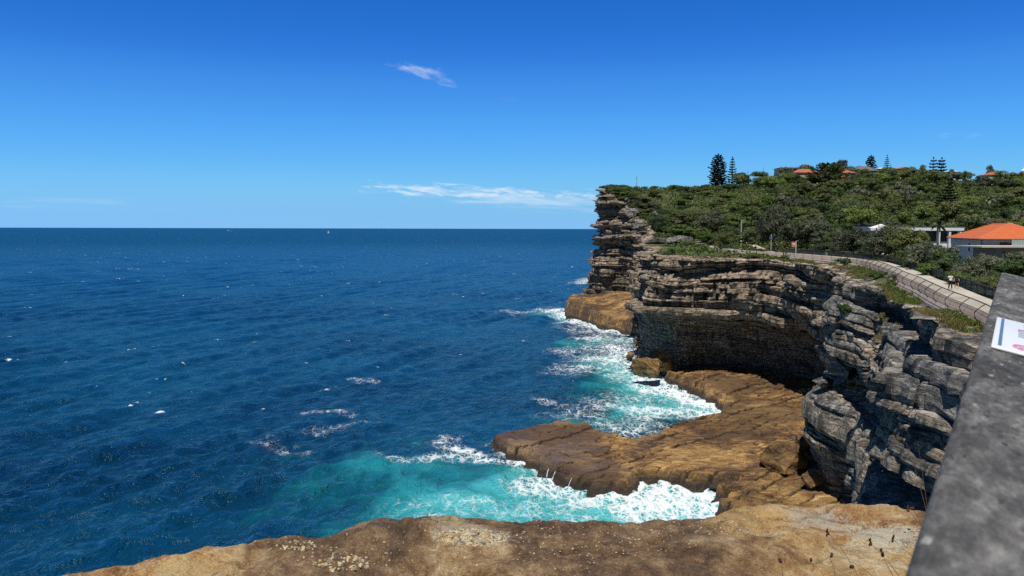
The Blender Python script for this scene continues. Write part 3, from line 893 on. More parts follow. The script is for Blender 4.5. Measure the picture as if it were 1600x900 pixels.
rows = []
crk_rows = []
for dd in inw:
    fade = 0.25 + 0.75 * sstep(0, 0.5, dd)
    x, y = ex, ey - dd
    z = LZ - 0.01 + fade * 0.09 * fbm(x / 1.6, y / 1.1, 0, 3, 311) + 0.024 * fbm(x / .35, y / .3, 0, 4, 312) + 0.010 * fbm(x / .08, y / .08, 0, 3, 313)
    z += fade * 0.12 * np.exp(-((x + 0.75) / .55) ** 2) * np.exp(-((dd - .45) / .4) ** 2)
    st = fbm(x / 1.3 + .2 * y, y / .7, 2, 3, 315) * 2.2
    z += fade * 0.05 * (np.floor(st) + sstep(.86, 1, st - np.floor(st)) - st * .6)
    z -= 0.03 * (1 - sstep(0, 0.12, dd)) ** 2
    cg = np.abs(fbm(x / 1.1 + .4 * y, y / .55, 7, 3, 341))
    crk = np.exp(-(cg / .028) ** 2) * sstep(-.1, .25, noise(x / 1.4, y / .9, 3, 343)) * sstep(0.02, .12, dd)
    z -= 0.035 * crk
    crk_rows.append(crk)
    rows.append((x, y, z))
bx0, by0, bz0 = rows[-1]
for k, (o, dz) in enumerate([(0.035, 0.03), (0.07, 0.09), (0.09, .18), (.08, .3), (.11, .42), (.08, .6), (-.1, .8), (-.3, 1.1), (-.2, 1.4), (-.5, 1.9), (-1.2, 2.6)]):
    nz = 0.05 * noise(SS * 2.2, dz * 3, 0, 321) * min(1, k / 2)
    rows.append((bx0 + onx * (o + nz), by0 + ony * (o + nz), bz0 - dz + 0.02 * noise(SS * 3, dz, 1, 322)))
X = np.array([r[0] for r in rows]); Y = np.array([r[1] for r in rows]); Z = np.array([r[2] for r in rows])
m, nt = newmat('weathered_ledge_rock')
co = nt.n('ShaderNodeTexCoord').outputs['Object']
a = nt.noise(co, 0.55, 6, 0.6, 0.7)
b = nt.noise(co, 2.2, 8, 0.68, 0.5)
f = nt.noise(co, 9.0, 9, 0.72)
g = nt.noise(co, 60.0, 5, 0.7)
xx = nt.n('ShaderNodeSeparateXYZ', {0: co}).outputs[0]
fg = nt.addm(nt.mul(f, 0.65), nt.mul(g, 0.35))
c = nt.ramp(nt.addm(nt.mul(b, 0.4), nt.mul(fg, 0.6)), [(0.38, (0.035, 0.022, 0.014)), (0.46, (0.105, 0.060, 0.031)), (0.53, (0.215, 0.132, 0.068)), (0.62, (0.43, 0.30, 0.17))])
ochre = nt.ramp(nt.addm(nt.mul(b, 0.4), nt.mul(fg, 0.6)), [(0.38, (0.15, 0.065, 0.022)), (0.46, (0.38, 0.20, 0.07)), (0.53, (0.52, 0.36, 0.17)), (0.62, (0.70, 0.60, 0.42))])
def hump(c0, wd):
    t = nt.math('DIVIDE', nt.math('SUBTRACT', xx, c0), wd)
    return nt.math('SUBTRACT', 1.0, nt.mul(t, t), clamp=True)
zone = nt.math('MAXIMUM', nt.math('MAXIMUM', hump(-2.7, 1.15), nt.mul(hump(2.6, 1.5), 0.95)), nt.mul(hump(-0.35, 0.75), 0.62))
of = nt.step(nt.addm(nt.mul(zone, 0.40), nt.addm(nt.mul(a, 0.6), nt.mul(b, 0.35))), 0.56, 0.86)
c = nt.mix(of, c, ochre)
pk = nt.step(nt.noise(co, 1.3, 6, 0.65, 1.2), 0.60, 0.74)
c = nt.mix(nt.mul(pk, 0.6), c, (0.30, 0.14, 0.075))
pale = nt.step(nt.addm(nt.mul(nt.noise(co, 1.7, 8, 0.7, 0.8), 0.85), nt.mul(zone, 0.10)), 0.60, 0.70)
c = nt.mix(nt.mul(pale, 0.65), c, (0.60, 0.53, 0.40))
blk = nt.step(nt.addm(nt.mul(nt.noise(co, 1.1, 8, 0.72, 0.6), 0.8), nt.mul(f, 0.2)), 0.535, 0.66)
c = nt.mix(nt.mul(blk, nt.math('MULTIPLY_ADD', of, -0.55, 0.80)), c, (0.028, 0.020, 0.016))
yy_ = nt.n('ShaderNodeSeparateXYZ', {0: co}).outputs[1]
for (qx, qy, ra, rb, colr, am) in ((738, 838, .42, .30, (0.46, 0.41, 0.31), .8), (700, 818, .30, .25, (0.50, 0.40, 0.22), .7), (1385, 826, .45, .35, (0.58, 0.54, 0.42), .8), (1275, 800, .35, .30, (0.50, 0.46, 0.38), .7), (290, 880, .5, .4, (0.62, 0.44, 0.20), .7), (1160, 800, .5, .4, (0.55, 0.36, 0.13), .6)):
    q_ = at_z(qx, qy, LZ)
    d2 = nt.addm(nt.math('POWER', nt.math('DIVIDE', nt.math('SUBTRACT', xx, q_[0]), ra), 2.0), nt.math('POWER', nt.math('DIVIDE', nt.math('SUBTRACT', yy_, q_[1]), rb), 2.0))
    mk = nt.step(nt.addm(nt.math('SUBTRACT', 1.0, d2), nt.mul(nt.math('SUBTRACT', fg, 0.5), 5.0)), 0.1, 0.9)
    c = nt.mix(nt.mul(mk, am), c, nt.mix(g, tuple(v * .55 for v in colr), tuple(min(1, v * 1.3) for v in colr)))
sp = nt.vor(co, 26.0).outputs['Distance']
spm = nt.mul(nt.step(sp, 0.26, 0.16), nt.step(nt.noise(co, 2.6, 5, 0.65), 0.50, 0.66))
c = nt.mix(nt.mul(spm, 0.75), c, nt.mix(g, (0.50, 0.28, 0.07), (0.72, 0.58, 0.30)))
c = nt.mix(0.5, c, nt.mix(g, (0.3, 0.3, 0.3), (0.75, 0.75, 0.75)), 'OVERLAY')
ckv = nt.n('ShaderNodeAttribute', attribute_name='crack').outputs['Fac']
c = nt.mix(nt.mul(ckv, 0.75), c, (0.022, 0.016, 0.012))
hgt = nt.addm(nt.addm(nt.mul(b, 0.8), nt.mul(f, 0.5)), nt.addm(nt.mul(g, 0.16), nt.mul(spm, 0.08)))
finish(nt, c, 0.92, nt.bump(hgt, 1.0, 0.12))
M['ledge'] = m
led = npmesh('rock_ledge', np.stack([X, Y, Z], -1).reshape(-1, 3), grid_faces(X.shape[0], X.shape[1])[:, ::-1], M['ledge'], True)
crk_rows += [np.zeros_like(SS)] * (len(rows) - len(crk_rows))
at = led.attributes.new('crack', 'FLOAT', 'POINT')
at.data.foreach_set('value', np.array(crk_rows, np.float32).ravel())
tag(link('rock_ledge', led), 'brown and ochre sandstone ledge at the viewpoint, dropping to the sea', 'rock ledge', kind='structure')
from mathutils.bvhtree import BVHTree
led_bvh = BVHTree.FromPolygons([v.co[:] for v in led.vertices], [p.vertices[:] for p in led.polygons])
def ledge_hit(px, py):
    d = Vector(ray(px, py))
    h = led_bvh.ray_cast(Vector((0, 0, EYE)), d)
    return h[0], h[1]

# lichen: pale crusty flakes on the ledge, far too many to count
lv, lf = [], []
lr = random.Random(4)
def flakes(px, py, rx, ry, n, smin, smax):
    for _ in range(n):
        r = math.sqrt(lr.random()) * (0.75 + 0.25 * lr.random())
        an = lr.random() * 6.283
        p, nrm = ledge_hit(px + rx * r * math.cos(an), py + ry * r * math.sin(an))
        if p is None or abs(nrm.z) < 0.4: continue
        s = lr.uniform(smin, smax) * lr.uniform(.6, 1.3)
        k = lr.randint(5, 7)
        a0 = lr.random() * 6
        base = len(lv)
        for j in range(k):
            q = s * lr.uniform(.55, 1.15)
            lv.append((p.x + q * math.cos(a0 + 6.283 * j / k), p.y + q * math.sin(a0 + 6.283 * j / k), p.z + 0.002 - s * 0.25))
        for j in range(k):
            v = lv[base + j]
            lv.append((p.x + (v[0] - p.x) * .72, p.y + (v[1] - p.y) * .72, p.z + lr.uniform(.25, .6) * s))
        lf.append(tuple(base + k + j for j in range(k)))
        for j in range(k):
            lf.append((base + j, base + (j + 1) % k, base + k + (j + 1) % k, base + k + j))
flakes(738, 840, 62, 15, 700, .006, .013)
flakes(470, 853, 34, 9, 45, .008, .020)
flakes(440, 850, 60, 14, 25, .006, .014)
flakes(535, 878, 46, 17, 75, .008, .021)
flakes(540, 872, 90, 24, 40, .006, .014)
flakes(610, 860, 200, 34, 40, .004, .011)
flakes(960, 835, 190, 34, 190, .0045, .010)
flakes(1150, 815, 110, 28, 90, .0045, .010)
flakes(860, 868, 160, 28, 90, .0045, .010)
me = bpy.data.meshes.new('lichen')
me.from_pydata(lv, [], lf)
m, nt = newmat('lichen_crust')
co = nt.n('ShaderNodeTexCoord').outputs['Object']
vc = nt.vor(co, 34.0).outputs['Color']
hx = nt.n('ShaderNodeSeparateXYZ', {0: vc}).outputs[0]
c = nt.ramp(hx, [(0.0, (0.07, 0.06, 0.05)), (0.28, (0.30, 0.26, 0.18)), (0.6, (0.58, 0.50, 0.33)), (1.0, (0.46, 0.29, 0.10))])
finish(nt, c, 0.95)
me.materials.append(m)
tag(link('lichen', me), 'cream and gold lichen flakes crusting the brown ledge', 'lichen', kind='stuff')

# ------------------------------------------------------------------ concrete wall beside the camera, coping tilted inland
HB = 0.22
A = at_z(1565, 425, EYE - HB); B = at_z(1415, 900, EYE - HB)
dirn = (A - B); dirn[2] = 0; dirn /= np.linalg.norm(dirn)
perp = np.array([dirn[1], -dirn[0], 0])
tilt = R(12.5)
pt = perp * math.cos(tilt) + np.array([0, 0, -math.sin(tilt)])
upv = perp * math.sin(tilt) + np.array([0, 0, math.cos(tilt)])
Sseam = at_z(1548, 473, EYE - HB)
LA = np.dot(A - B, dirn); LS = np.dot(Sseam - B, dirn)
wallr = empty('concrete_wall', tuple(B - np.array([0, 0, 2.3])))
tag(wallr, 'weathered grey concrete wall with broad sloping coping at the right edge', 'wall')
m, nt = newmat('weathered_concrete')
co = nt.n('ShaderNodeTexCoord').outputs['Object']
dx_ = nt.n('ShaderNodeVectorMath', {0: co, 1: tuple(dirn)}, operation='DOT_PRODUCT').outputs['Value']
dy_ = nt.n('ShaderNodeVectorMath', {0: co, 1: tuple(perp)}, operation='DOT_PRODUCT').outputs['Value']
co = nt.n('ShaderNodeCombineXYZ', {0: nt.mul(dx_, 0.42), 1: dy_, 2: nt.n('ShaderNodeSeparateXYZ', {0: co}).outputs[2]}).outputs[0]
a = nt.noise(co, 9.0, 7, 0.65, 0.4)
f = nt.noise(co, 70.0, 7, 0.7)
sp = nt.noise(co, 34.0, 6, 0.75)
c = nt.ramp(nt.addm(nt.mul(a, 0.38), nt.addm(nt.mul(f, 0.30), nt.mul(sp, 0.32))), [(0.40, (0.026, 0.026, 0.026)), (0.48, (0.070, 0.069, 0.067)), (0.54, (0.135, 0.132, 0.126)), (0.63, (0.30, 0.29, 0.275))])
lich = nt.step(nt.noise(co, 16.0, 6, 0.7), 0.60, 0.70)
c = nt.mix(nt.mul(lich, 0.5), c, (0.36, 0.35, 0.32))
blot = nt.step(nt.noise(co, 6.0, 8, 0.75, 0.3), 0.55, 0.66)
c = nt.mix(nt.mul(blot, 0.6), c, (0.045, 0.043, 0.042))
co2 = nt.n('ShaderNodeVectorMath', {0: nt.n('ShaderNodeTexNoise', {'Vector': co, 'Scale': 40.0, 'Detail': 3.0}).outputs[1], 1: (.02, .02, .02), 2: co}, operation='MULTIPLY_ADD').outputs[0]
pit = nt.step(nt.vor(co2, 75.0).outputs['Distance'], 0.26, 0.16)
pitm = nt.mul(pit, nt.step(nt.noise(co, 14.0, 4), 0.46, 0.6))
c = nt.mix(nt.mul(pitm, 0.8), c, (0.018, 0.018, 0.018))
flk = nt.mul(nt.step(nt.vor(co2, 48.0).outputs['Distance'], 0.24, 0.13), nt.step(nt.noise(co, 11.0, 4), 0.50, 0.62))
c = nt.mix(nt.mul(flk, 0.7), c, (0.46, 0.45, 0.41))
finish(nt, c, 0.9, nt.bump(nt.addm(nt.addm(nt.mul(f, 0.4), nt.mul(pitm, -0.8)), nt.mul(sp, 0.9)), 0.8, 0.007))
M['concrete'] = m
def slab(name, l0, l1, w0, w1, h0, h1, bev, parent, mat, origin=B):
    """block in wall space: along, across, height over the coping surface"""
    bm = bmesh.new()
    vs = []
    for l in (l0, l1):
        for ww, hh in ((w0, h0), (w1, h0), (w1, h1), (w0, h1)):
            vs.append(bm.verts.new(Vector(origin + dirn * l + pt * ww + upv * hh) - parent.location))
    for fcs in ((0, 1, 2, 3), (7, 6, 5, 4), (0, 4, 5, 1), (1, 5, 6, 2), (2, 6, 7, 3), (3, 7, 4, 0)):
        bm.faces.new([vs[i] for i in fcs])
    bmesh.ops.recalc_face_normals(bm, faces=bm.faces)
    if bev:
        bmesh.ops.bevel(bm, geom=list(bm.edges), offset=bev, segments=3, profile=0.6, affect='EDGES')
    me = bpy.data.meshes.new(name)
    bm.to_mesh(me); bm.free()
    me.materials.append(mat)
    for p in me.polygons: p.use_smooth = bool(bev)
    return link(name, me, parent)
def coping_block(l0, l1):
    """one worn block: cross-section swept along the wall, its long and short arrises chipped"""
    prof_ = [(.004, -.14), (.001, -.12), (0, -.08), (0, -.04), (0, -.02), (0, -.008), (.0015, -.003), (.005, -.0006), (.010, 0)] + [(w_, 0) for w_ in np.arange(.016, .60, .007)] + [(.61, 0), (.617, -.003), (.62, -.01), (.62, -.05), (.62, -.14)]
    ls = np.arange(l0, l1, .006)
    W_, Hh = np.array(prof_).T
    LL, WW = np.meshgrid(ls, W_, indexing='ij')
    HH = np.broadcast_to(Hh, LL.shape).copy()
    e1 = np.exp(-np.abs(WW) / .012)
    e2 = np.exp(-np.minimum(LL - l0, l1 - LL) / .010)
    chip = np.clip(fbm(LL / .05, WW / .05, HH / .05, 4, 601) - .25, 0, 1)
    HH -= e1 * .007 * chip * (WW < .3) + e2 * (.003 + .008 * chip) * (HH > -.01)
    WW = WW + e1 * .006 * chip
    HH += (.0011 * fbm(LL / .018, WW / .018, 0, 4, 603) - .0020 * np.clip(noise(LL / .012, WW / .012, 0, 604) - .35, 0, 1)) * (HH > -.012)
    V = (B[None, None, :] + dirn * LL[..., None] + pt * WW[..., None] + upv * HH[..., None] - np.array(wallr.location)).reshape(-1, 3)
    F_ = grid_faces(len(ls), len(W_))
    n_ = len(W_)
    bot = np.stack([np.arange(len(ls) - 1) * n_, np.arange(1, len(ls)) * n_, np.arange(1, len(ls)) * n_ + n_ - 1, np.arange(len(ls) - 1) * n_ + n_ - 1], 1)
    me = npmesh('coping', V, np.vstack([F_, bot]), M['concrete'], True)
    bm = bmesh.new(); bm.from_mesh(me); bm.verts.ensure_lookup_table()
    for k in (0, len(ls) - 1):
        bm.faces.new([bm.verts[k * n_ + j] for j in range(n_)])
    bmesh.ops.recalc_face_normals(bm, faces=bm.faces)
    bm.to_mesh(me); bm.free()
    link('coping', me, wallr)
coping_block(LS + .003, LA)
coping_block(-.9, LS - .003)
mb = MB()
c0 = Vector(B + dirn * (LA - 2.3) / 2 + perp * 0.30) - wallr.location
mb.box((c0.x, c0.y, (-0.30 + EYE - HB - 2.6) / 2 + 1.3 - wallr.location.z + 0.0), (0.50, LA + 2.1, 2.35), math.atan2(dirn[1], dirn[0]) - math.pi / 2)
mb.build('wall_body', M['concrete'], wallr)
# information plaque
PL = empty('information_plaque', tuple(B))
tag(PL, 'white notice plaque with blue text lines and a pink loop on the wall', 'plaque')
white = simple('plaque_white', (0.78, 0.80, 0.82), 0.35, 0.03)
blue = simple('plaque_blue', (0.10, 0.17, 0.34), 0.5, 0.1)
tblue = simple('plaque_text_blue', (0.30, 0.37, 0.50), 0.5, 0.1)
pink = simple('plaque_pink', (0.75, 0.30, 0.50), 0.5, 0.1)
p0 = at_z(1560, 496, EYE - HB); p1 = at_z(1544, 541, EYE - HB)
l0, l1 = np.dot(p1 - B, dirn), np.dot(p0 - B, dirn)
w0 = 0.020
PLO = B
pw = 0.30
slab('plate', l0, l1, w0, w0 + pw, 0.0015, 0.006, 0.0015, PL, white)
dl = l1 - l0
slab('border_stripe', l0 + .06 * dl, l1 - .03 * dl, w0 + .010, w0 + .0165, 0.0062, 0.0068, 0, PL, blue)
tx = [0]
def textblock(la, lb, wa, wb, n):
    """a block of short printed lines"""
    bm = bmesh.new()
    for k in range(n):
        a0 = lb - (lb - la) * (k + 0.15) / n
        a1 = lb - (lb - la) * (k + 0.62) / n
        we = wb - (wb - wa) * random.uniform(0, .3)
        vs = []
        for l, ww in ((a1, wa), (a1, we), (a0, we), (a0, wa)):
            vs.append(bm.verts.new(Vector(PLO + dirn * l + pt * ww + upv * 0.0066) - PL.location))
        bm.faces.new(vs)
    me = bpy.data.meshes.new('print')
    bm.to_mesh(me); bm.free()
    me.materials.append(tblue)
    link('print', me, PL)
for r0, r1 in ((.78, .92), (.42, .66), (.06, .16)):
    for c0_ in (.15, .235, .32, .41, .50, .60, .70, .80, .88):
        textblock(l0 + r0 * dl, l0 + r1 * dl, w0 + pw * (c0_ + (.04 if r0 > .5 else 0)), w0 + pw * (c0_ + .055), 4 if r0 > .2 else 2)
mb = MB()
pts = []
for k in range(25):
    an = 2 * math.pi * k / 24
    q = PLO + dirn * (l0 + dl * (.13 + .055 * math.sin(an))) + pt * (w0 + pw * (.22 + .10 * math.cos(an))) + upv * 0.0075
    pts.append(Vector(q) - PL.location)
mb.tube(pts, 0.0020, 5)
mb.build('pink_loop', pink, PL)
mb = MB()
pts2 = [Vector(PLO + dirn * (l0 + dl * (.66 + .03 * math.sin(k))) + pt * (w0 + pw * (.15 + .04 * k)) + upv * 0.0075) - PL.location for k in range(6)]
mb.tube(pts2, 0.0015, 5)
mb.build('pink_line', pink, PL)
# ------------------------------------------------------------------ foliage
def leaf_mat(name, cols, rough=0.55, spread=0.16):
    m, nt = newmat(name)
    oi = nt.n('ShaderNodeObjectInfo')
    co = nt.n('ShaderNodeTexCoord').outputs['Object']
    off = nt.n('ShaderNodeVectorMath', {0: co, 1: nt.n('ShaderNodeCombineXYZ', {0: nt.mul(oi.outputs['Random'], 90.0)}).outputs[0]}, operation='ADD').outputs[0]
    n1 = nt.noise(off, 0.35, 3, 0.5)
    n2 = nt.noise(off, 5.0, 3, 0.6)
    f = nt.addm(nt.addm(nt.mul(n1, 0.45), nt.mul(n2, 0.35)), nt.math('MULTIPLY_ADD', oi.outputs['Random'], spread * 2, 0.1 - spread))
    c = nt.ramp(f, [(0.28, cols[0]), (0.50, cols[1]), (0.70, cols[2])])
    d = nt.n('ShaderNodeBsdfPrincipled', {'Base Color': c, 'Roughness': rough, 'Specular IOR Level': 0.35})
    tr = nt.n('ShaderNodeBsdfTranslucent', {'Color': nt.mix(0.5, c, (0.10, 0.14, 0.02))})
    ms = nt.n('ShaderNodeMixShader', {0: 0.22, 1: d.outputs[0], 2: tr.outputs[0]})
    nt.t.links.new(ms.outputs[0], nt.out.inputs[0])
    return m
M['dark'] = leaf_mat('leaves_dark_green', [(0.020, 0.036, 0.010), (0.050, 0.088, 0.022), (0.090, 0.135, 0.035)])
M['olive'] = leaf_mat('leaves_olive', [(0.036, 0.046, 0.012), (0.090, 0.112, 0.028), (0.155, 0.175, 0.055)])
M['grey'] = leaf_mat('leaves_grey_green', [(0.032, 0.040, 0.021), (0.092, 0.106, 0.058), (0.20, 0.21, 0.135)])
M['bright'] = leaf_mat('leaves_bright_green', [(0.040, 0.070, 0.010), (0.092, 0.145, 0.022), (0.150, 0.205, 0.040)])
M['pine'] = leaf_mat('needles_dark', [(0.010, 0.020, 0.008), (0.022, 0.040, 0.016), (0.045, 0.066, 0.030)], spread=0.05)
M['grassy'] = leaf_mat('grass_blades', [(0.06, 0.09, 0.012), (0.13, 0.17, 0.03), (0.27, 0.24, 0.10)], 0.7, 0.0)
M['straw'] = leaf_mat('dry_grass', [(0.12, 0.10, 0.035), (0.24, 0.19, 0.075), (0.36, 0.29, 0.13)], 0.7, 0.0)
M['bark'] = simple('bark', (0.10, 0.08, 0.06), 0.9, 0.35, 4.0)
M['greybark'] = simple('grey_bark', (0.20, 0.18, 0.155), 0.9, 0.3, 4.0)

def quads(c, n, s, rnd, asp=0.5):
    """one leaf rhombus for each centre"""
    k = len(c)
    r = rnd.normal(size=(k, 3))
    t = np.cross(n, r); t /= np.linalg.norm(t, axis=1)[:, None] + 1e-9
    b = np.cross(n, t)
    s = s[:, None]
    V = np.stack([c - t * s, c - b * s * asp, c + t * s, c + b * s * asp], 1).reshape(-1, 3)
    return V

def unit(k, rnd):
    v = rnd.normal(size=(k, 3))
    return v / np.linalg.norm(v, axis=1)[:, None]

def crown_points(rnd, rx, ry, zlo, zhi, ncl, per, leaf, clr=0.30, flat=0.75, up=0.35):
    """leaf clumps set over a lumpy dome"""
    cs, ns, ss = [], [], []
    hz_ = (zhi - zlo)
    for i in range(ncl):
        u = unit(1, rnd)[0]
        u[2] = abs(u[2]) ** 0.8 if rnd.random() < .86 else -abs(u[2]) * .5
        q = rnd.uniform(.55, .95) if rnd.random() < .8 else rnd.uniform(.1, .6)
        lobe = 1 + 0.22 * math.sin(3 * math.atan2(u[1], u[0]) + rnd.uniform(-.5, .5))
        cc = np.array([u[0] * rx * q * lobe, u[1] * ry * q * lobe, zlo + hz_ * (0.38 + 0.55 * u[2] * q)])
        rc = clr * min(rx, ry) * rnd.uniform(.6, 1.25)
        k = int(per * rnd.uniform(.6, 1.3))
        d = unit(k, rnd)
        d[:, 2] = np.where(d[:, 2] < -.25, -d[:, 2] * .6, d[:, 2])
        rad = rc * (0.72 + 0.36 * rnd.random(k)) * (1 + .25 * np.sin(d[:, 0] * 5 + i) * np.cos(d[:, 1] * 4))
        p = cc + d * rad[:, None] * np.array([1, 1, flat])
        nn = d + rnd.normal(scale=.32, size=(k, 3)) + np.array([0, 0, up * .6])
        nn /= np.linalg.norm(nn, axis=1)[:, None]
        cs.append(p); ns.append(nn); ss.append(leaf * rnd.uniform(.6, 1.35, k))
    # loose sprigs that break the outline
    return np.concatenate(cs), np.concatenate(ns), np.concatenate(ss)

def leaf_mesh(name, pts, mat, rnd, asp=0.5):
    V = quads(pts[0], pts[1], pts[2], rnd, asp)
    return npmesh(name, V, np.arange(len(V)).reshape(-1, 4), mat, False)

def limb_mesh(name, rnd, h, rx, r0, nl=7, mat=None, lean=0.08):
    mb = MB()
    lx, ly = rnd.uniform(-lean, lean) * h, rnd.uniform(-lean, lean) * h
    tp = [(0, 0, -0.6), (lx * .2, ly * .2, h * .25), (lx * .6, ly * .6, h * .5), (lx, ly, h * .8)]
    mb.tube(tp, [r0 * 1.25, r0, r0 * .75, r0 * .3], 7)
    for i in range(nl):
        a = rnd.uniform(0, 6.28)
        t = rnd.uniform(.28, .7)
        b = np.array([lx * t, ly * t, h * t])
        e = b + np.array([math.cos(a) * rx * rnd.uniform(.4, .8), math.sin(a) * rx * rnd.uniform(.4, .8), h * rnd.uniform(.1, .3)])
        mid = (b + e) / 2 + np.array([0, 0, .06 * h])
        mb.tube([b, mid, e], [r0 * .45, r0 * .3, r0 * .1], 5)
    me = bpy.data.meshes.new(name)
    me.from_pydata(mb.v, [], mb.f)
    me.materials.append(mat or M['bark'])
    return me

TREES = []          # (crown mesh, trunk mesh) about 10 m wide, base at 0
def tree_variant(seed, mat, rx, ry, zlo, zhi, ncl, per, leaf, clr, flat=.7, bark=None):
    rnd = np.random.default_rng(seed)
    p = crown_points(rnd, rx, ry, zlo, zhi, ncl, per, leaf, clr, flat)
    return (leaf_mesh('crown', p, mat, rnd), limb_mesh('trunk', rnd, zhi * .85, rx * .8, 0.05 * zhi * .55, 7, bark))
for k, mat in enumerate(['dark', 'dark', 'olive', 'olive', 'bright', 'grey', 'olive', 'bright']):
    TREES.append(tree_variant(400 + k, M[mat], 5.2, 4.6, 1.0 + .3 * (k % 3), 6.6 + .8 * (k % 4), 30, 170, 0.29, .34))
NEARS = []          # big coastal shrubs close enough to show their leaves
for k, mat in enumerate(['grey', 'dark', 'olive', 'grey', 'bright', 'dark']):
    NEARS.append(tree_variant(440 + k, M[mat], 3.2, 2.9, 0.2, 4.6, 40, 260, 0.135, .30, .85, M['greybark']))
LOW = []            # low wind-pruned bushes
for k, mat in enumerate(['dark', 'olive', 'bright', 'grey']):
    rnd = np.random.default_rng(470 + k)
    p = crown_points(rnd, 1.5, 1.3, -.1, 1.25, 22, 150, .085, .34, .7)
    LOW.append((leaf_mesh('foliage', p, M[mat], rnd), limb_mesh('stem', rnd, .9, .9, .05, 6, M['greybark'])))

PLANTED = []
def plant(kind, protos, idx, x, y, z, sc, rz, label, cat, group=None, sz=None, parts=('crown', 'trunk')):
    e = empty(kind, (x, y, z), rz)
    e.scale = (sc, sc, sc if sz is None else sz)
    tag(e, label, cat, group)
    cm, tm = protos[idx % len(protos)]
    link(parts[0], cm, e); link(parts[1], tm, e)
    return e

def conifer(name, h, w, levels, label, seed, droop=0.0, gap=.0, dense=1.0, leaf=.28, top=1.0, mat='pine', basefrac=.12, shape='cone'):
    rnd = np.random.default_rng(seed)
    cs, ns, ss = [], [], []
    mb = MB()
    mb.tube([(0, 0, -1), (0, 0, h * .5), (0, 0, h * .98)], [h * .022, h * .014, h * .003], 7)
    for i in range(levels):
        t = i / (levels - 1)
        z = h * (basefrac + (0.97 - basefrac) * t)
        if shape == 'cone':
            r = w / 2 * (1 - t) ** .75 * (0.9 + .1 * rnd.random()) + .25
        elif shape == 'column':
            r = w / 2 * math.sqrt(max(0, 1 - (t * 1.0) ** 2.6)) * rnd.uniform(.8, 1.05) + .2
        else:
            r = w / 2 * (.35 + .65 * math.sin(math.pi * min(1, t * .55 + .42))) * rnd.uniform(.75, 1.1)
        nb = 7 if dense >= 1 else 6
        a0 = rnd.uniform(0, 6)
        for k in range(nb):
            a = a0 + 6.283 * k / nb + rnd.uniform(-.2, .2)
            rr_ = r * rnd.uniform(.75, 1.08)
            m_ = int(70 * dense * max(.35, rr_ / 3))
            u = np.sqrt(rnd.random(m_))
            lift = (u ** 2) * rr_ * .22 - u * droop * rr_
            wid = (0.10 + .16 * np.sin(np.pi * np.clip(u, 0, 1))) * rr_
            off = rnd.normal(size=m_) * wid * .5
            x = math.cos(a) * u * rr_ - math.sin(a) * off
            y = math.sin(a) * u * rr_ + math.cos(a) * off
            zz = z + lift + rnd.normal(size=m_) * .10 * (h / levels)
            cs.append(np.stack([x, y, zz], 1))
            q = rnd.normal(scale=.5, size=(m_, 3)) + np.array([0, 0, .9])
            ns.append(q / np.linalg.norm(q, axis=1)[:, None])
            ss.append(leaf * rnd.uniform(.6, 1.3, m_))
            mb.tube([(0, 0, z), (math.cos(a) * rr_ * .8, math.sin(a) * rr_ * .8, z - droop * rr_ * .7 + .1 * rr_)], [h * .005, h * .0015], 4)
    e = empty(name, (0, 0, 0), rnd.uniform(0, 6))
    tag(e, label, 'tree')
    link('crown', leaf_mesh('crown', (np.concatenate(cs), np.concatenate(ns), np.concatenate(ss)), M[mat], rnd, .6), e)
    mb.build('trunk', M['bark'], e)
    return e

def palm(name, h, fr, label, seed, mat='olive', n=16):
    rnd = np.random.default_rng(seed)
    e = empty(name, (0, 0, 0))
    tag(e, label, 'palm')
    mb = MB()
    mb.tube([(0, 0, -.8), (.1, 0, h * .5), (.15, .05, h)], [.22, .17, .14], 8)
    mb.build('trunk', M['greybark'], e)
    V, Fq = [], []
    for k in range(n):
        a = 6.283 * k / n + rnd.uniform(-.2, .2)
        el = rnd.uniform(-.1, 1.2)
        L_ = fr * rnd.uniform(.8, 1.1)
        pts = []
        for j in range(7):
            t = j / 6
            rr_ = L_ * t * math.cos(el) * (1 - .15 * t)
            zz = h + L_ * t * math.sin(el) - .75 * L_ * t * t * (0.55 + .3 * math.cos(el))
            pts.append((math.cos(a) * rr_ + .15, math.sin(a) * rr_, zz))
        for j in range(6):
            wv = .30 * fr * .5 * math.sin(math.pi * (j + .6) / 6.6)
            for s in (-1, 1):
                b = len(V)
                p, q = pts[j], pts[j + 1]
                ox, oy = -math.sin(a) * s, math.cos(a) * s
                V += [p, q, (q[0] + ox * wv, q[1] + oy * wv, q[2] - wv * .35), (p[0] + ox * wv, p[1] + oy * wv, p[2] - wv * .35)]
                Fq.append((b, b + 1, b + 2, b + 3))
    link('fronds', npmesh('fronds', np.array(V), np.array(Fq), M[mat], False), e)
    return e

def putx(o, px, Y, z=None, dz=0.0):
    x = at_y(px, 357, Y)[0]
    o.location = (x, Y, (H1(x, Y) if z is None else z) + dz)
    return o
def ytop_h(px, py, Y):
    p = at_y(px, py, Y)
    return p[2] - H1(p[0], Y)

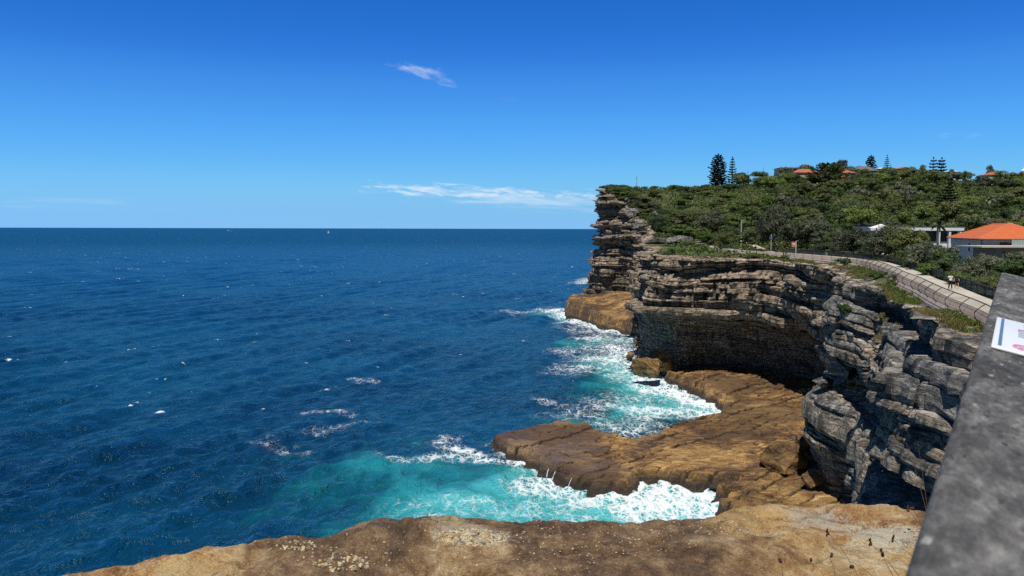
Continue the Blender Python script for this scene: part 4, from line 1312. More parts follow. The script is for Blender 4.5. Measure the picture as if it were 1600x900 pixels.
# ------------------------------------------------------------------ keep-clear areas
TRACK = np.array([list(at_y(px, 357, Y)[:2]) for px, Y in ((1212, 200), (1203, 208), (1190, 222), (1176, 238), (1166, 252), (1176, 268), (1190, 284))])
HOUSEBOX = [(70, 116, 108, 160), (83, 180, 112, 200)]
def clear(x, y, r):
    P = np.array([x]), np.array([y])
    if not inside(P[0], P[1], LANDPOLY)[0]: return False
    if seg_dist(P[0], P[1], COAST)[0][0] < 3.0 + r * .55: return False
    if seg_dist(P[0], P[1], PC)[0][0] < 2.2 + r * .8: return False
    if seg_dist(P[0], P[1], TRACK)[0][0] < 0.8 + r * .45: return False
    for a, b, c, d in HOUSEBOX:
        if a - r * .5 < x < c + r * .5 and b - r * .5 < y < d + r * .5: return False
    return True
def pxof(x, y, z):
    return 800 + F * x / y

# wooded slope: individual trees, nearest ones first
tr = random.Random(12)
pts = []
tries = 0
while len(pts) < 285 and tries < 40000:
    tries += 1
    Y_ = 205 + (545 - 205) * tr.random() ** .85
    px = tr.uniform(985, 1650)
    x = (px - 800) / F * Y_
    r = tr.uniform(3.6, 6.4) * (0.72 if Y_ < 260 else 1.0)
    if px < 1130: r *= .62
    ok = all((x - a) ** 2 + (Y_ - b) ** 2 > (1.02 * (r + c)) ** 2 * (.52 if Y_ > 300 else .62) for a, b, c in pts)
    if ok and clear(x, Y_, r):
        pts.append((x, Y_, r))
zonelab = [('bushy dark green tree on the lower wooded slope behind the cliff path', 'trees on the lower wooded slope'),
           ('rounded olive green tree in the middle of the wooded hillside', 'trees in the middle of the wooded hillside'),
           ('small looking dome shaped tree high on the slope below the ridge houses', 'trees high on the slope below the ridge'),
           ('low wind clipped tree on the open scrub slope near the far bluff', 'wind clipped trees on the far bluff')]
for x, y, r in pts:
    zn = 3 if pxof(x, y, 0) < 1140 else (0 if y < 290 else (1 if y < 410 else 2))
    k = tr.choice([0, 1, 2, 3, 4, 4, 5, 6, 2, 0, 7]) if zn else tr.choice([0, 1, 2, 3, 4, 5, 5, 6, 7])
    s = r / 5.0
    plant('coastal_tree', TREES, k, x, y, H1(x, y) - .3, s, tr.uniform(0, 6.28), zonelab[zn][0], 'tree', zonelab[zn][1], sz=s * tr.uniform(.82, 1.25) * (.62 if zn == 3 else 1))

# undergrowth between the trees: one uncountable mass
rnd = np.random.default_rng(55)
N = 150000
yy = 135 + (575 - 135) * rnd.random(N) ** .9
pxs = rnd.uniform(960, 1660, N)
xx_ = (pxs - 800) / F * yy
dco = seg_dist(xx_, yy, COAST)[0]
dpa = seg_dist(xx_, yy, PC)[0]
dtr = seg_dist(xx_, yy, TRACK)[0]
ok = inside(xx_, yy, LANDPOLY) & (dco > 1.5) & (dpa > 3.6) & (dtr > 1.4)
for a, b, c, d in HOUSEBOX:
    ok &= ~((xx_ > a) & (xx_ < c) & (yy > b) & (yy < d))
ok &= rnd.random(N) < sstep(1, 5, dco + 1.5 * (yy > 250) + 3 * noise(xx_ / 6, yy / 6, 0, 71))
xx_, yy = xx_[ok], yy[ok]
hum = np.clip(fbm(xx_ / 5, yy / 5, 0, 3, 72) + .55, 0, 1.5)
zz_ = H(xx_, yy) + hum * rnd.random(len(xx_)) ** .6 * 1.7
nn = rnd.normal(scale=.5, size=(len(xx_), 3)) + np.array([0, 0, .8]); nn /= np.linalg.norm(nn, axis=1)[:, None]
V = quads(np.stack([xx_, yy, zz_], 1), nn, rnd.uniform(.22, .55, len(xx_)) * (.55 + yy / 520), rnd, .6)
Fq = np.arange(len(V)).reshape(-1, 4)
mi = (noise(xx_ / 8, yy / 8, 0, 73) > .12).astype(int) + (noise(xx_ / 6, yy / 6, 4, 74) > .35)
tag(link('undergrowth', npmesh('undergrowth', V, Fq, [M['olive'], M['dark'], M['bright']], False, mi)), 'tangled low scrub covering the slope between the trees', 'scrub', kind='stuff')

# big coastal shrubs beside the path
def shrub_px(px, pyb, Y, wpx, hpx, k, label, group=None):
    x = at_y(px, 357, Y)[0]
    g = H1(x, Y)
    wm = wpx * Y / F
    top = at_y(px, pyb - hpx, Y)[2]
    hm = max(1.0, top - g)
    return plant('coastal_shrub', NEARS, k, x, Y, g - .15, wm / 6.2, (px * 1.7) % 6.28, label, 'shrub', group, sz=hm / 4.9, parts=('foliage', 'branches'))
SH_LIST = [
    (1210, 385, 212, 58, 70, 3, 'large grey green coastal shrub right of the sandy track'),
    (1262, 388, 205, 74, 60, 0, 'broad grey leaved shrub behind the red and white sign'),
    (1305, 382, 190, 34, 24, 4, 'bright green rounded bush between grey shrubs near the white roof'),
    (1335, 398, 172, 62, 50, 0, 'grey green shrub in front of the small white pyramid roof'),
    (1390, 400, 150, 78, 55, 3, 'pale flowering shrub in front of the flat white building'),
    (1422, 404, 138, 66, 58, 2, 'brownish olive shrub hiding the middle of the white building'),
    (1455, 420, 118, 76, 52, 0, 'tall grey green shrub left of the orange roofed house'),
    (1425, 418, 124, 50, 36, 1, 'dark shrub against the inland path fence below the white building'),
    (1478, 425, 108, 56, 38, 1, 'dark green shrub beside the path under the house wall'),
    (1520, 436, 98, 60, 40, 3, 'silvery shrub below the front wall of the orange roofed house'),
    (1500, 442, 92, 44, 22, 4, 'low bright green shrub just behind the two walkers'),
    (1552, 430, 100, 60, 42, 0, 'grey shrub in front of the beige garage'),
    (1590, 440, 92, 70, 42, 1, 'dark shrub behind the far end of the concrete coping'),
    (1452, 432, 106, 40, 24, 4, 'mid green low shrub against the inland fence under the tall grey shrub'),
    (1545, 452, 86, 44, 26, 2, 'olive shrub where the path meets the concrete coping'),
    (1600, 400, 112, 60, 12, 3, 'grey shrub at the corner of the beige garage'),
    (1365, 402, 160, 50, 26, 1, 'low dark shrub at the bend of the inland fence'),
    (1292, 394, 186, 50, 20, 0, 'low grey shrub under the bright green rounded bush'),
    (1135, 384, 226, 44, 26, 2, 'olive shrub left of the tall pale pole'),
    (1105, 383, 238, 40, 24, 4, 'green shrub where the path leaves the rocky rim'),
    (1065, 366, 262, 50, 18, 4, 'yellow green bush on the rocky step below the bluff slope'),
    (1030, 360, 285, 40, 26, 1, 'dark bush on the rock step under the far bluff'),
    (1070, 350, 300, 70, 26, 2, 'olive bush above the rocky step of the bluff'),
    (1115, 358, 270, 60, 34, 3, 'grey shrub on the slope above the path end'),
    (1150, 362, 265, 44, 28, 4, 'bright green shrub behind the tall pale pole'),
]
for a in SH_LIST:
    shrub_px(*a)
xg = random.Random(31)
for px, Y, wp, hp in [(1240, 222, 60, 62), (1290, 225, 64, 60), (1335, 205, 60, 48), (1375, 182, 60, 40), (1405, 172, 50, 40), (1180, 240, 46, 42), (1225, 245, 60, 66), (1275, 250, 60, 66), (1320, 235, 60, 60), (1360, 215, 60, 50)]:
    shrub_px(px, 390, Y, wp, hp * .75, xg.randint(0, 3), 'grey green shrub crowded behind the front row along the cliff path', 'shrubs crowded behind the path side row')

# bushes that crowd the sloping edge of the far bluff
bl_ = random.Random(77)
rimc = [p for p in catmull(ST[:9], 14) if 262 < p[1] < 425]
for i, p in enumerate(rimc[::2]):
    for q in (bl_.uniform(1.5, 4), bl_.uniform(4, 9), bl_.uniform(7, 13)):
        t = np.array(rimc[min(i * 2 + 1, len(rimc) - 1)][:2]) - np.array(rimc[max(i * 2 - 1, 0)][:2])
        t /= np.linalg.norm(t) + 1e-9
        x, y = p[0] - t[1] * q + bl_.gauss(0, 1), p[1] + t[0] * q + bl_.gauss(0, 1)
        if not inside(np.array([x]), np.array([y]), LANDPOLY)[0] or bl_.random() < .15: continue
        s = bl_.uniform(.45, .85) if q < 4 else bl_.uniform(.7, 1.15)
        plant('coastal_shrub', NEARS, bl_.choice([1, 2, 3, 5, 0, 4]), x, y, H1(x, y) - .3, s, bl_.uniform(0, 6), 'wind clipped shrub along the sloping rocky edge of the far bluff', 'shrub', 'shrubs along the edge of the far bluff', sz=s * .62, parts=('foliage', 'branches'))
# ridge skyline trees
def con_px(px, ptop, Y, wpx, **kw):
    h = ytop_h(px, ptop, Y) + 1
    e = conifer('norfolk_pine' if kw.pop('np', True) else 'dark_conifer', h, wpx * Y / F, **kw)
    return putx(e, px, Y, dz=-.8)
con_px(1120, 240, 520, 31, levels=19, label='dense dark Norfolk pine, larger of the skyline pair above the bluff', seed=1, dense=1.5, leaf=.42, shape='column', basefrac=.05)
con_px(1142, 245, 524, 22, levels=12, label='slimmer Norfolk pine with tiered branches right of the dense dark one', seed=2, dense=.9, leaf=.36)
con_px(1357, 242, 560, 19, levels=14, label='dense pointed pine on the ridge beside the grey hip roof', seed=3, dense=1.4, leaf=.42, shape='column')
con_px(1382, 242, 566, 19, levels=13, label='thin pale pine on the ridge right of the white rooftop', seed=4, dense=.55, leaf=.30, mat='grey')
con_px(1454, 246, 545, 15, levels=8, label='left of the two flat tiered pines on the ridge', seed=5, dense=.9, leaf=.40, shape='column')
con_px(1467, 246, 548, 18, levels=8, label='right and wider of the two flat tiered pines on the ridge', seed=6, dense=1.1, leaf=.42, shape='column')
con_px(1290, 257, 455, 66, levels=9, label='broad umbrella shaped pine rising over the hillside trees', seed=7, dense=1.5, leaf=.36, shape='umbrella', basefrac=.35, mat='olive', np=False)
con_px(1480, 288, 330, 62, levels=14, label='very dark layered conifer in the middle of the right hand slope', seed=8, dense=1.6, leaf=.36, droop=.12, np=False)
con_px(1560, 300, 400, 40, levels=11, label='dark conifer high on the right hand slope under the red roofed house', seed=9, dense=1.3, leaf=.38, droop=.1, np=False)
putx(palm('palm_tree', ytop_h(1411, 263, 525), 3.2, 'small palm silhouetted on the ridge right of the pale pine', 11, 'dark'), 1411, 525)
putx(palm('palm_tree', ytop_h(1543, 312, 330), 4.2, 'pale fronded palm among the dark trees of the right slope', 12, 'grey'), 1543, 330)
putx(palm('palm_tree', ytop_h(1466, 352, 176), 2.7, 'palm with spreading fronds in front of the flat white building', 13, 'grey', 12), 1466, 176)
putx(palm('palm_tree', ytop_h(1583, 276, 520), 3.4, 'dark palm on the ridge left of the white lighthouse', 14, 'dark'), 1583, 520)
for px, pt, Y, w_, lb in ((1255, 257, 540, 14, 'small dark tree on the ridge right of the flat white house'), (1313, 255, 545, 22, 'flat topped tree standing on the ridge behind the umbrella pine'), (1437, 260, 540, 12, 'small round tree on the ridge left of the tiered pines'),
                      (1543, 263, 540, 12, 'small dark tree behind the red tiled roof on the ridge'), (1504, 265, 530, 10, 'thin sparse tree on the ridge beyond the low white roof'), (1340, 258, 530, 30, 'dark tree beside the grey hip roof on the ridge')):
    x = at_y(px, 357, Y)[0]
    hm = ytop_h(px, pt, Y)
    plant('ridge_tree', TREES, int(px) % 5, x, Y, H1(x, Y), w_ * Y / F / 10.5, px, lb, 'tree', sz=hm / 7.0)
# ------------------------------------------------------------------ cliff-top path, kerb wall, fences
m, nt = newmat('path_concrete')
co = nt.n('ShaderNodeTexCoord').outputs['Object']
a = nt.noise(co, 0.35, 6, 0.6); f = nt.noise(co, 5.0, 6, 0.65)
c = nt.ramp(nt.addm(nt.mul(a, .6), nt.mul(f, .4)), [(.35, (.34, .30, .24)), (.5, (.47, .42, .34)), (.65, (.56, .51, .43))])
finish(nt, c, .9, nt.bump(f, .3, .02))
M['path'] = m
M['kerb'] = simple('pink_sandstone', (0.48, 0.375, 0.30), .9, .4, 2.2, .05)
M['black'] = simple('black_steel', (0.018, 0.018, 0.02), .5, .2)
pc = catmull(PATHF, 10)
li, ri = offs_line(pc, 0.12), offs_line(pc, 0.12 + PATHW)
V, Fq = [], []
for i in range(len(pc)):
    z = pc[i][2] + .55
    V += [(li[i][0], li[i][1], z), (ri[i][0], ri[i][1], z + .05), (li[i][0], li[i][1], z - 1.6), (ri[i][0], ri[i][1], z - 1.6)]
for i in range(len(pc) - 1):
    b = 4 * i
    Fq += [(b, b + 1, b + 5, b + 4), (b + 2, b, b + 4, b + 6), (b + 1, b + 3, b + 7, b + 5)]
tag(link('path', npmesh('path', np.array(V), np.array(Fq), M['path'])), kind='structure')
# raised stone kerb along the seaward edge
V, Fq = [], []
lb_, l0_, l1_ = offs_line(pc, -0.85), offs_line(pc, -0.12), offs_line(pc, 0.115)
for i in range(len(pc)):
    z = pc[i][2]
    V += [(lb_[i][0], lb_[i][1], z - .75), (l0_[i][0], l0_[i][1], z + .70), (l1_[i][0], l1_[i][1], z + .70), (l1_[i][0], l1_[i][1], z - .5)]
for i in range(len(pc) - 1):
    b = 4 * i
    Fq += [(b, b + 4, b + 5, b + 1), (b + 1, b + 5, b + 6, b + 2), (b + 2, b + 6, b + 7, b + 3)]
tag(link('kerb_wall', npmesh('kerb_wall', np.array(V), np.array(Fq), M['kerb'])), 'low pinkish sandstone wall edging the seaward side of the path', 'wall')

def along(P, step, s0=0.0):
    s = np.concatenate([[0], np.cumsum(np.hypot(*np.diff(P[:, :2], axis=0).T))])
    q = np.arange(s0, s[-1], step)
    return np.stack([np.interp(q, s, P[:, k]) for k in range(3)], 1)
def fence(name, P, height, lean, step, label, dense, rails, smin):
    root = empty(name, tuple(P[0]))
    tag(root, label, 'fence')
    o = P[0]
    L_ = along(P, 1.0)
    t = np.gradient(L_[:, :2], axis=0); t /= np.linalg.norm(t, axis=1)[:, None]
    nrm_ = np.stack([t[:, 1], -t[:, 0]], 1)          # inland side
    def prof_pt(i, h):
        """curved section: bows out over the drop, then in to the top rail"""
        u = h / height
        k = lean * (-0.55 * math.sin(math.pi * min(1, u * 1.05)) + 0.9 * u * u)
        return (L_[i, 0] - o[0] + nrm_[i, 0] * k, L_[i, 1] - o[1] + nrm_[i, 1] * k, L_[i, 2] - o[2] + h)
    n = len(L_)
    for i in range(0, n, int(step)):
        mb = MB()
        mb.tube([prof_pt(i, h) for h in np.linspace(-.25, height, 7)], .045, 6)
        mb.build('post', M['black'], root)
    for u in rails:
        mb = MB()
        mb.tube([prof_pt(i, height * u) for i in range(n)], .05 if u == 1 else .022, 5)
        mb.build('rail', M['black'], root)
    mb = MB()
    if dense:
        for h in np.arange(.10, height, dense):
            mb.tube([prof_pt(i, h) for i in range(0, n, 2)] , smin, 4)
    for i in range(n - 1):
        for q in ((0, .5) if not dense else (0.0, .33, .66)):
            pts_ = []
            for h in np.linspace(.05, height * .98, 4):
                a_, b_ = np.array(prof_pt(i, h)), np.array(prof_pt(i + 1, h))
                pts_.append(a_ + (b_ - a_) * q)
            mb.tube(pts_, smin * .8, 3, False)
    mb.build('wire_mesh', M['black'], root)
    return root
FO = offs_line(pc, -0.62)
FO[:, 2] += .02
fence('safety_fence', FO, 1.38, .62, 5, 'curved black steel safety fence on the seaward edge of the path', None, (1.0, .55, .04), .018)
FI = offs_line(catmull(PATHF[:11], 10), PATHW + .35)
FI[:, 2] += .50
fence('mesh_fence', FI, 1.15, 0.0, 3, 'low black mesh fence on the inland edge of the path', .085, (1.0, .5), .020)
inner_line = along(FI, 0.25)

# sandy track climbing from the path
M['sand'] = simple('pale_sand', (0.52, 0.44, 0.33), .95, .25, 1.5, .05)
tl = np.hstack([TRACK, np.zeros((len(TRACK), 1))])
tl = catmull(tl, 8)
V, Fq = [], []
a_, b_ = offs_line(tl, -1.1), offs_line(tl, 1.1)
for i in range(len(tl)):
    zc = H1(tl[i][0], tl[i][1]) + .38
    V += [(a_[i][0], a_[i][1], zc), (b_[i][0], b_[i][1], zc), (a_[i][0], a_[i][1], zc - 1), (b_[i][0], b_[i][1], zc - 1)]
for i in range(len(tl) - 1):
    b = 4 * i
    Fq += [(b, b + 1, b + 5, b + 4), (b, b + 4, b + 6, b + 2), (b + 1, b + 3, b + 7, b + 5)]
tag(link('sandy_track', npmesh('sandy_track', np.array(V), np.array(Fq), M['sand'])), kind='structure')

# ------------------------------------------------------------------ rim grass
cliff_ob = bpy.data.objects['cliff']
cl_me = cliff_ob.data
nv = len(cl_me.vertices)
cco = np.empty(nv * 3, np.float32); cl_me.vertices.foreach_get('co', cco); cco = cco.reshape(-1, 3)
cfa = np.empty(len(cl_me.polygons) * 4, np.int32); cl_me.loops.foreach_get('vertex_index', cfa); cfa = cfa.reshape(-1, 4)
sel = (cco[:, 1] > 55) & (cco[:, 1] < 420)
fs = cfa[sel[cfa].all(1)]
cl_bvh = BVHTree.FromPolygons(cco.tolist(), fs.tolist())
pl_bvh = BVHTree.FromObject(bpy.data.objects['rock_platform'], bpy.context.evaluated_depsgraph_get())
tm = bpy.data.objects['hillside'].data
hl_bvh = BVHTree.FromPolygons([v.co[:] for v in tm.vertices], [p.vertices[:] for p in tm.polygons])
def cast(px, py, trees=None):
    d = Vector(ray(px, py)).normalized()
    best = None
    for b in (trees or (cl_bvh, hl_bvh, pl_bvh)):
        h = b.ray_cast(Vector((0, 0, EYE)), d)
        if h[0] is not None and (best is None or h[3] < best[3]): best = h
    return best
def ground_z(x, y):
    zz = -9
    for b in (cl_bvh, hl_bvh):
        h = b.ray_cast(Vector((x, y, 90)), Vector((0, 0, -1)))
        if h[0] is not None: zz = max(zz, h[0].z)
    return zz
gr = random.Random(8)
def grass_patch(name, spots, n, hmin, hmax, mat, label):
    """spots: (x, y, radius along, radius across) in the world"""
    V, Fq = [], []
    tot = sum(s[2] * s[3] for s in spots)
    for (x0, y0, ra, rb) in spots:
        for _ in range(int(n * ra * rb / tot)):
            r = math.sqrt(gr.random()); an = gr.random() * 6.283
            x, y = x0 + ra * r * math.cos(an), y0 + rb * r * math.sin(an)
            if noise(x / 1.1, y / 1.1, 0, 88) < -.28: continue
            dpp = seg_dist(np.array([x]), np.array([y]), PC)[0][0]
            if dpp < 2.25: continue
            z = ground_z(x, y)
            if z < 25: continue
            h = gr.uniform(hmin, hmax) * (1.1 - .5 * r)
            for q in range(3):
                a = gr.random() * 6.283
                w_ = gr.uniform(.03, .06)
                lx, ly = gr.gauss(0, .35) * h, gr.gauss(0, .35) * h
                bx_, by_ = x + gr.gauss(0, .06), y + gr.gauss(0, .06)
                b = len(V)
                V += [(bx_ - math.cos(a) * w_, by_ - math.sin(a) * w_, z - .04), (bx_ + math.cos(a) * w_, by_ + math.sin(a) * w_, z - .04),
                      (bx_ + lx * .6 + math.cos(a) * w_ * .5, by_ + ly * .6 + math.sin(a) * w_ * .5, z + h * .7), (bx_ + lx, by_ + ly, z + h)]
                Fq.append((b, b + 1, b + 2, b + 3))
    tag(link(name, npmesh(name, np.array(V), np.array(Fq), mat)), label, 'grass', kind='stuff')
seaward = offs_line(pc, -1.7)
sp = [(p[0], p[1], 1.5, 1.9) for p in along(seaward, 2.2) if 62 < p[1] < 240 and noise(p[1] / 9, 1, 0, 44) > -.25]
grass_patch('grass', sp, 15000, .25, .55, M['grassy'], 'bright green grass on the cliff rim outside the safety fence')
sp = [(p[0] - 1.0, p[1], 1.3, 1.6) for p in along(seaward, 3.1) if 62 < p[1] < 150 and noise(p[1] / 6, 2, 0, 45) > .0]
grass_patch('dry_grass', sp, 5000, .25, .6, M['straw'], 'straw coloured dry grass on the cliff rim below the fence')

def low_bush(px, py, wpx, hpx, k, label):
    h = cast(px, py)
    if h is None: return
    p = h[0]
    d = p.y
    e = plant('low_bush', LOW, k, p.x, p.y, p.z - .05, wpx * d / F / 3.0, px, label, 'bush', sz=hpx * d / F / 1.35, parts=('foliage', 'stems'))
low_bush(1182, 404, 36, 11, 2, 'low bright green cushion bush on the rim grass above the dark cave wall')
low_bush(1322, 415, 36, 13, 0, 'dark green cushion bush where the rim meets the fence bend')
low_bush(1316, 491, 30, 20, 2, 'single green bush growing on the cliff face beside the grey slabs')
low_bush(1368, 437, 44, 16, 2, 'light green sprawling bush on the rim below the fence bend')
low_bush(1395, 440, 34, 12, 0, 'small green bush against the foot of the fence')
low_bush(1418, 461, 30, 12, 2, 'green tussock bush on the grey rim under the fence')
low_bush(1446, 467, 26, 12, 1, 'olive tussock on the grey rim under the fence posts')
low_bush(1262, 401, 24, 7, 2, 'flat green bush on the rim grass right of the cushion bush')
low_bush(1230, 404, 30, 7, 1, 'flat olive bush on the rim grass')
low_bush(1376, 593, 16, 10, 2, 'green tuft between the boulders on the near ledge')
low_bush(1331, 606, 16, 9, 2, 'green tuft in front of the largest ledge boulder')
low_bush(1030, 372, 24, 10, 2, 'small green bush on the rock step under the far bluff')
low_bush(985, 375, 30, 12, 3, 'grey green bush on a ledge of the far bluff')
low_bush(958, 320, 20, 14, 0, 'dark bush clinging to the top ledge of the far bluff')

# ------------------------------------------------------------------ boulders
def boulder(px, py, w_, h_, seed, label, mat='cliff', trees=None, sink=.12, yscale=.9, at=None, cuts=14):
    if at is None:
        hh_ = cast(px, py, trees)
        if hh_ is None: return
        p = hh_[0]
    else:
        p = Vector(at)
    s = p.y / F
    rx, rz_ = w_ * s / 2, h_ * s / 2
    bm = bmesh.new()
    bmesh.ops.create_icosphere(bm, subdivisions=5, radius=1.0)
    r = np.random.default_rng(seed)
    co_ = np.array([v.co[:] for v in bm.verts])
    for k in range(cuts):
        n = unit(1, r)[0]
        if k < 2: n = np.array([r.normal() * .2, r.normal() * .2, 1 if k == 0 else -1]); n /= np.linalg.norm(n)
        dd = r.uniform(.36, .74)
        ex_ = np.clip(co_ @ n - dd, 0, None)
        co_ -= ex_[:, None] * n[None, :] * .96
    q = co_ * np.array([rx, rx * yscale, rz_])
    nr = co_ / (np.linalg.norm(co_, axis=1)[:, None] + 1e-9)
    sz = min(rx, rz_)
    q += nr * (fbm(q[:, 0] / sz / .8, q[:, 1] / sz / .8, q[:, 2] / sz / .5, 4, seed)[:, None] * .07 * sz)
    q += nr * (np.abs(noise(q[:, 0] / sz / 3, q[:, 1] / sz / 3, q[:, 2] / sz * 3.2, seed + 3))[:, None] * -.08 * sz)
    for v, c_ in zip(bm.verts, q): v.co = c_
    me = bpy.data.meshes.new('boulder'); bm.to_mesh(me); bm.free()
    me.materials.append(M[mat])
    o = link('boulder', me, None, (p.x, p.y + rx * yscale * .3, p.z + rz_ * (1 - 2 * sink)))
    o.rotation_euler = (0, 0, r.uniform(-.5, .5))
    tag(o, label, 'boulder')
    return o
boulder(1316, 607, 76, 70, 11, 'largest grey boulder with layered face on the near cliff ledge')
boulder(1352, 600, 42, 54, 12, 'upright grey boulder right of the largest one on the ledge')
boulder(1382, 616, 58, 42, 13, 'rounded rusty grey boulder at the right end of the ledge row')
boulder(1290, 612, 38, 32, 14, 'small pale boulder at the left edge of the near ledge')
boulder(1240, 738, 100, 72, 15, 'big brown angular block on the platform below the near cliff', 'platform', (pl_bvh,))
boulder(1262, 706, 60, 40, 16, 'flat brown block leaning on the near cliff above the big block', 'platform', (pl_bvh,))
boulder(1276, 765, 46, 44, 17, 'rounded brown boulder between the big block and the near cliff', 'platform', (pl_bvh,))
p_ = at_z(1015, 602, 0.0)
boulder(0, 0, 60, 66, 18, 'tan angular rock standing in the foam at the cliff corner', 'platform', None, .10, .9, (p_[0], p_[1], p_[2]))
p_ = at_z(1034, 594, 0.0)
boulder(0, 0, 40, 66, 22, 'brown block wedged between the tan rock and the cliff corner', 'platform', None, .10, .9, (p_[0], p_[1] + 2, p_[2]))
p_ = at_z(985, 563, 0.0)
boulder(0, 0, 28, 20, 19, 'small dark red rock awash in the foam off the cliff corner', 'platform', None, .2, .9, (p_[0], p_[1], p_[2]))
p_ = at_z(1003, 556, 0.0)
boulder(0, 0, 12, 7, 20, 'tiny dark rock between the red rock and the cliff corner', 'platform', None, .2, .9, (p_[0], p_[1], p_[2]))
p_ = at_z(1128, 770, 0.0)
boulder(0, 0, 46, 22, 23, 'low wet rock between foam streaks behind the ledge', 'platform', None, .25, .9, (p_[0], p_[1], p_[2]))

for (px, py, w_, h_, sd, lb) in [(1022, 381, 62, 22, 31, 'long flat outcrop slab at the left of the rocky step under the bluff'), (1066, 379, 72, 20, 32, 'broad layered outcrop in the middle of the rocky step under the bluff'),
                             (1100, 384, 46, 16, 33, 'small outcrop block where the rocky step meets the path end'), (1044, 366, 50, 16, 34, 'pale outcrop on top of the rocky step under the bluff'),
                             (1006, 356, 40, 26, 35, 'upright outcrop block on the bluff slope above the rocky step'), (992, 336, 40, 24, 36, 'tilted outcrop slab halfway up the bluff edge'),
                             (1030, 338, 36, 16, 37, 'grey outcrop among bushes on the bluff slope'), (980, 318, 36, 20, 38, 'jutting outcrop near the top of the bluff edge')]:
    boulder(px, py, w_, h_, sd, lb, 'cliff', None, .30, .8, None, 18)
# ------------------------------------------------------------------ houses
M['orange'] = None
def tile_mat(name, col):
    m, nt = newmat(name)
    co = nt.n('ShaderNodeTexCoord').outputs['Object']
    wv = nt.n('ShaderNodeTexWave', {'Vector': co, 'Scale': 1.1, 'Distortion': 0.4, 'Detail': 2.0}, bands_direction='Z')
    wx_ = nt.n('ShaderNodeTexWave', {'Vector': co, 'Scale': 1.0, 'Distortion': 0.2}, bands_direction='DIAGONAL')
    nz = nt.noise(co, 1.2, 6, .65)
    c = nt.mix(nz, tuple(x * .62 for x in col), tuple(min(1, x * 1.3) for x in col))
    c = nt.mix(nt.mul(nt.step(nt.noise(co, 4.0, 4, .7), .6, .75), .45), c, tuple(x * .5 for x in col))
    c = nt.mix(nt.mul(nt.step(wv.outputs[1], .35, .05), .45), c, tuple(x * .45 for x in col))
    finish(nt, c, .8, nt.bump(nt.addm(wv.outputs[1], nt.mul(wx_.outputs[1], .6)), .8, .06))
    return m
M['orange'] = tile_mat('orange_roof_tiles', (0.60, 0.135, 0.035))
M['redtile'] = tile_mat('red_roof_tiles', (0.48, 0.13, 0.06))
M['greytile'] = tile_mat('grey_roof_tiles', (0.15, 0.145, 0.14))
M['whitewall'] = simple('white_render', (0.84, 0.84, 0.82), .8, .06, 1.0)
M['cream'] = simple('cream_render', (0.55, 0.46, 0.36), .85, .1, 1.0)
M['beige'] = simple('beige_render', (0.36, 0.295, 0.225), .85, .10, 1.2)
M['fascia'] = simple('grey_fascia', (0.10, 0.10, 0.105), .6, .2)
M['ridgecap'] = simple('ridge_tiles', (0.62, 0.20, 0.08), .8, .2, 3.0)
m, nt = newmat('dark_window_glass'); finish(nt, (0.012, 0.016, 0.02), .08); M['glass'] = m
m, nt = newmat('balcony_glass')
finish(nt, (0.62, 0.80, 0.78), .1, None, **{'Transmission Weight': .55, 'IOR': 1.1}); M['balglass'] = m

